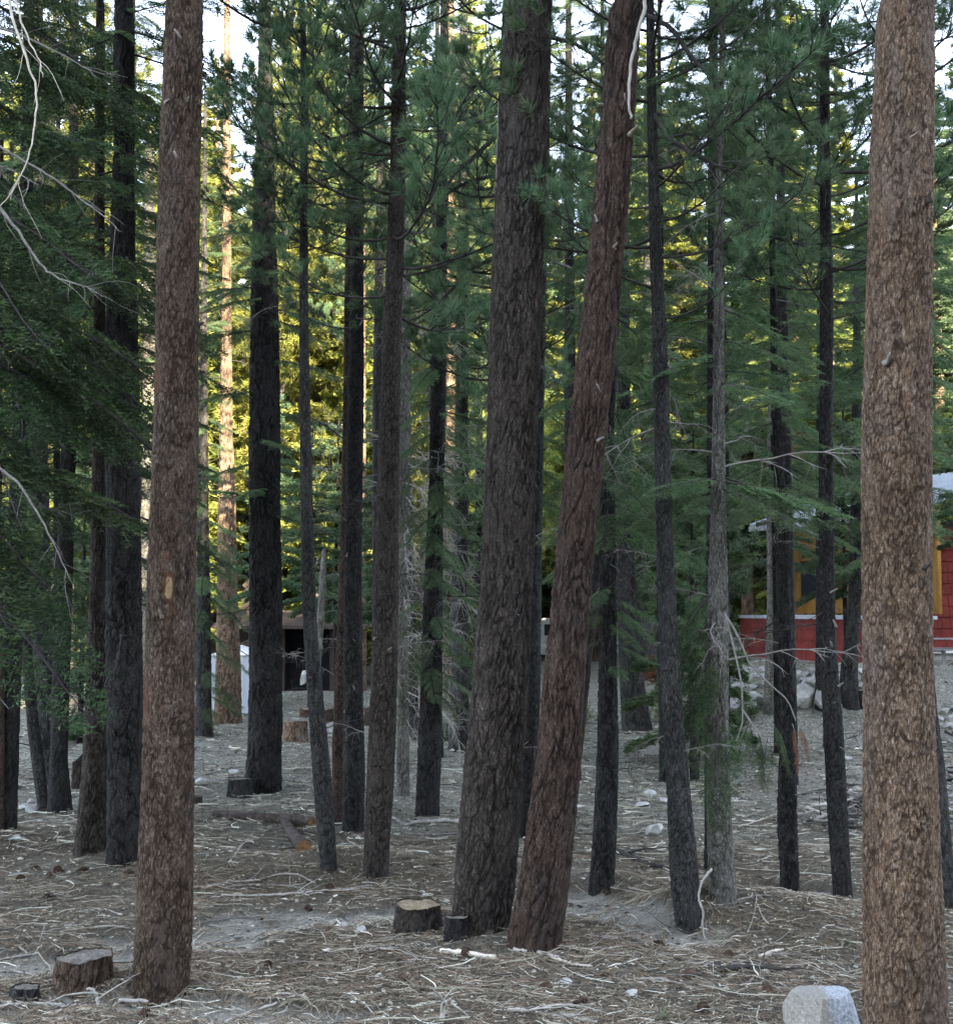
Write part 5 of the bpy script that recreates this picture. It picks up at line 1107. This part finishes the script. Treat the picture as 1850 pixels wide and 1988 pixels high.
# ------------------------------------------------------------------ litter (nobody could count it)
LIT = vary('litter', [(0, (.02, .016, .012)), (.35, (.12, .10, .07)), (.65, (.30, .275, .205)), (1, (.66, .635, .53))])
NEE = vary('needle_litter', [(0, (.09, .058, .038)), (.5, (.22, .155, .10)), (1, (.46, .37, .25))])
def scatter(n, y0, y1, pw):
    u = rng.uniform(0, 1, n); Yp = (y0 ** (1 - pw) + u * (y1 ** (1 - pw) - y0 ** (1 - pw))) ** (1 / (1 - pw)); hw = Yp * (925 / F) * 1.2 + 1
    Xp = rng.uniform(-1, 1, n) * hw; return Xp, Yp
def twigs(n, y0, y1, pw, Lr, rr, mtl, name, segs=4, curl=.7, sandcut=True):
    Xp, Yp = scatter(n, y0, y1, pw); sd = sandmask(Xp, Yp); dn = vn2(Xp / .9, Yp / .9, 44) + vn2(Xp / .3, Yp / .3, 45) * .5
    keep = (rng.uniform(size=n) > sd * .6) & (rng.uniform(size=n) < .62 + dn); Xp, Yp = Xp[keep], Yp[keep]; n = len(Xp)
    L = np.exp(rng.normal(size=n) * .5) * Lr; L = np.clip(L, Lr * .3, Lr * 4); r = rr * rng.uniform(.6, 1.5, n); a = rng.uniform(0, 2 * math.pi, n); cv = rng.normal(size=n) * curl
    pts = [np.stack([Xp, Yp], 1)]; ang = a.copy()
    for k in range(segs):
        ang = ang + cv / segs + rng.normal(size=n) * .15; pts.append(pts[-1] + np.stack([np.cos(ang), np.sin(ang)], 1) * (L / segs)[:, None])
    P = np.stack(pts, 1); Zg = ground(P[..., 0], P[..., 1]); tl = rng.uniform(0, .25, n) ** 2
    Zg = Zg + r[:, None] * 1.0 + (rng.uniform(0, .03, n))[:, None] + (tl * L)[:, None] * np.linspace(0, 1, segs + 1)[None] + .012 * rng.uniform(size=Zg.shape)
    P = np.concatenate([P, Zg[..., None]], 2); T_ = np.gradient(P, axis=1); S = np.cross(T_, [0, 0, 1.0]); S = unit(S); U = np.cross(S, unit(T_))
    tp = (1 - .6 * np.linspace(0, 1, segs + 1))[None, :, None] * r[:, None, None]
    rings = [P + (S * math.cos(q) + U * math.sin(q)) * tp for q in (R(90), R(210), R(330))]
    V = np.stack(rings, 2); m = (segs + 1) * 3; tri = grid_t(segs + 1, 3, True); Tt = (tri[None] + (np.arange(n) * m)[:, None, None]).reshape(-1, 3)
    col = np.repeat(np.clip(rng.beta(1.3, 2.0, n), 0, 1), m); A = Acc(); A.add(V.reshape(-1, 3), Tt, 0, col)
    tag(A.obj(name, [mtl], None, False), 'grey and tan twigs and needles strewn over the forest floor', 'twigs', kind='stuff')
twigs(72000, 8.5, 30, 1.7, .12, .0029, LIT, 'twig_litter')
twigs(2000, 8.5, 30, 1.6, .38, .0055, LIT, 'twig_litter', 6, .8)
twigs(80000, 8.5, 18, 1.9, .10, .0014, NEE, 'needle_litter', 2, .3)
twigs(16000, 16, 42, .9, .24, .0085, LIT, 'twig_litter', 3)
# chips and pebbles
n_ = 30000; Xp, Yp = scatter(n_, 8.5, 38, 1.5); Zg = ground(Xp, Yp); s = np.exp(rng.normal(size=n_) * .45) * .010 * (Yp / 12) ** .6; B = np.stack([Xp, Yp, Zg + s * .4], 1)
oct_ = np.array([(1, 0, 0), (0, 1, 0), (-1, 0, 0), (0, -1, 0), (0, 0, .6), (0, 0, -.6)], float); ot = np.array([(0, 1, 4), (1, 2, 4), (2, 3, 4), (3, 0, 4), (1, 0, 5), (2, 1, 5), (3, 2, 5), (0, 3, 5)])
V = B[:, None] + (oct_[None] + rng.normal(size=(n_, 6, 3)) * .25) * s[:, None, None] * np.array([1.2, 1, .7]); Tt = (ot[None] + (np.arange(n_) * 6)[:, None, None]).reshape(-1, 3)
A = Acc(); A.add(V.reshape(-1, 3), Tt, 0, np.repeat(rng.uniform(0, 1, n_), 6)); tag(A.obj('pebbles', [LIT]), 'small pebbles and bark chips on the ground', 'pebbles', kind='stuff')
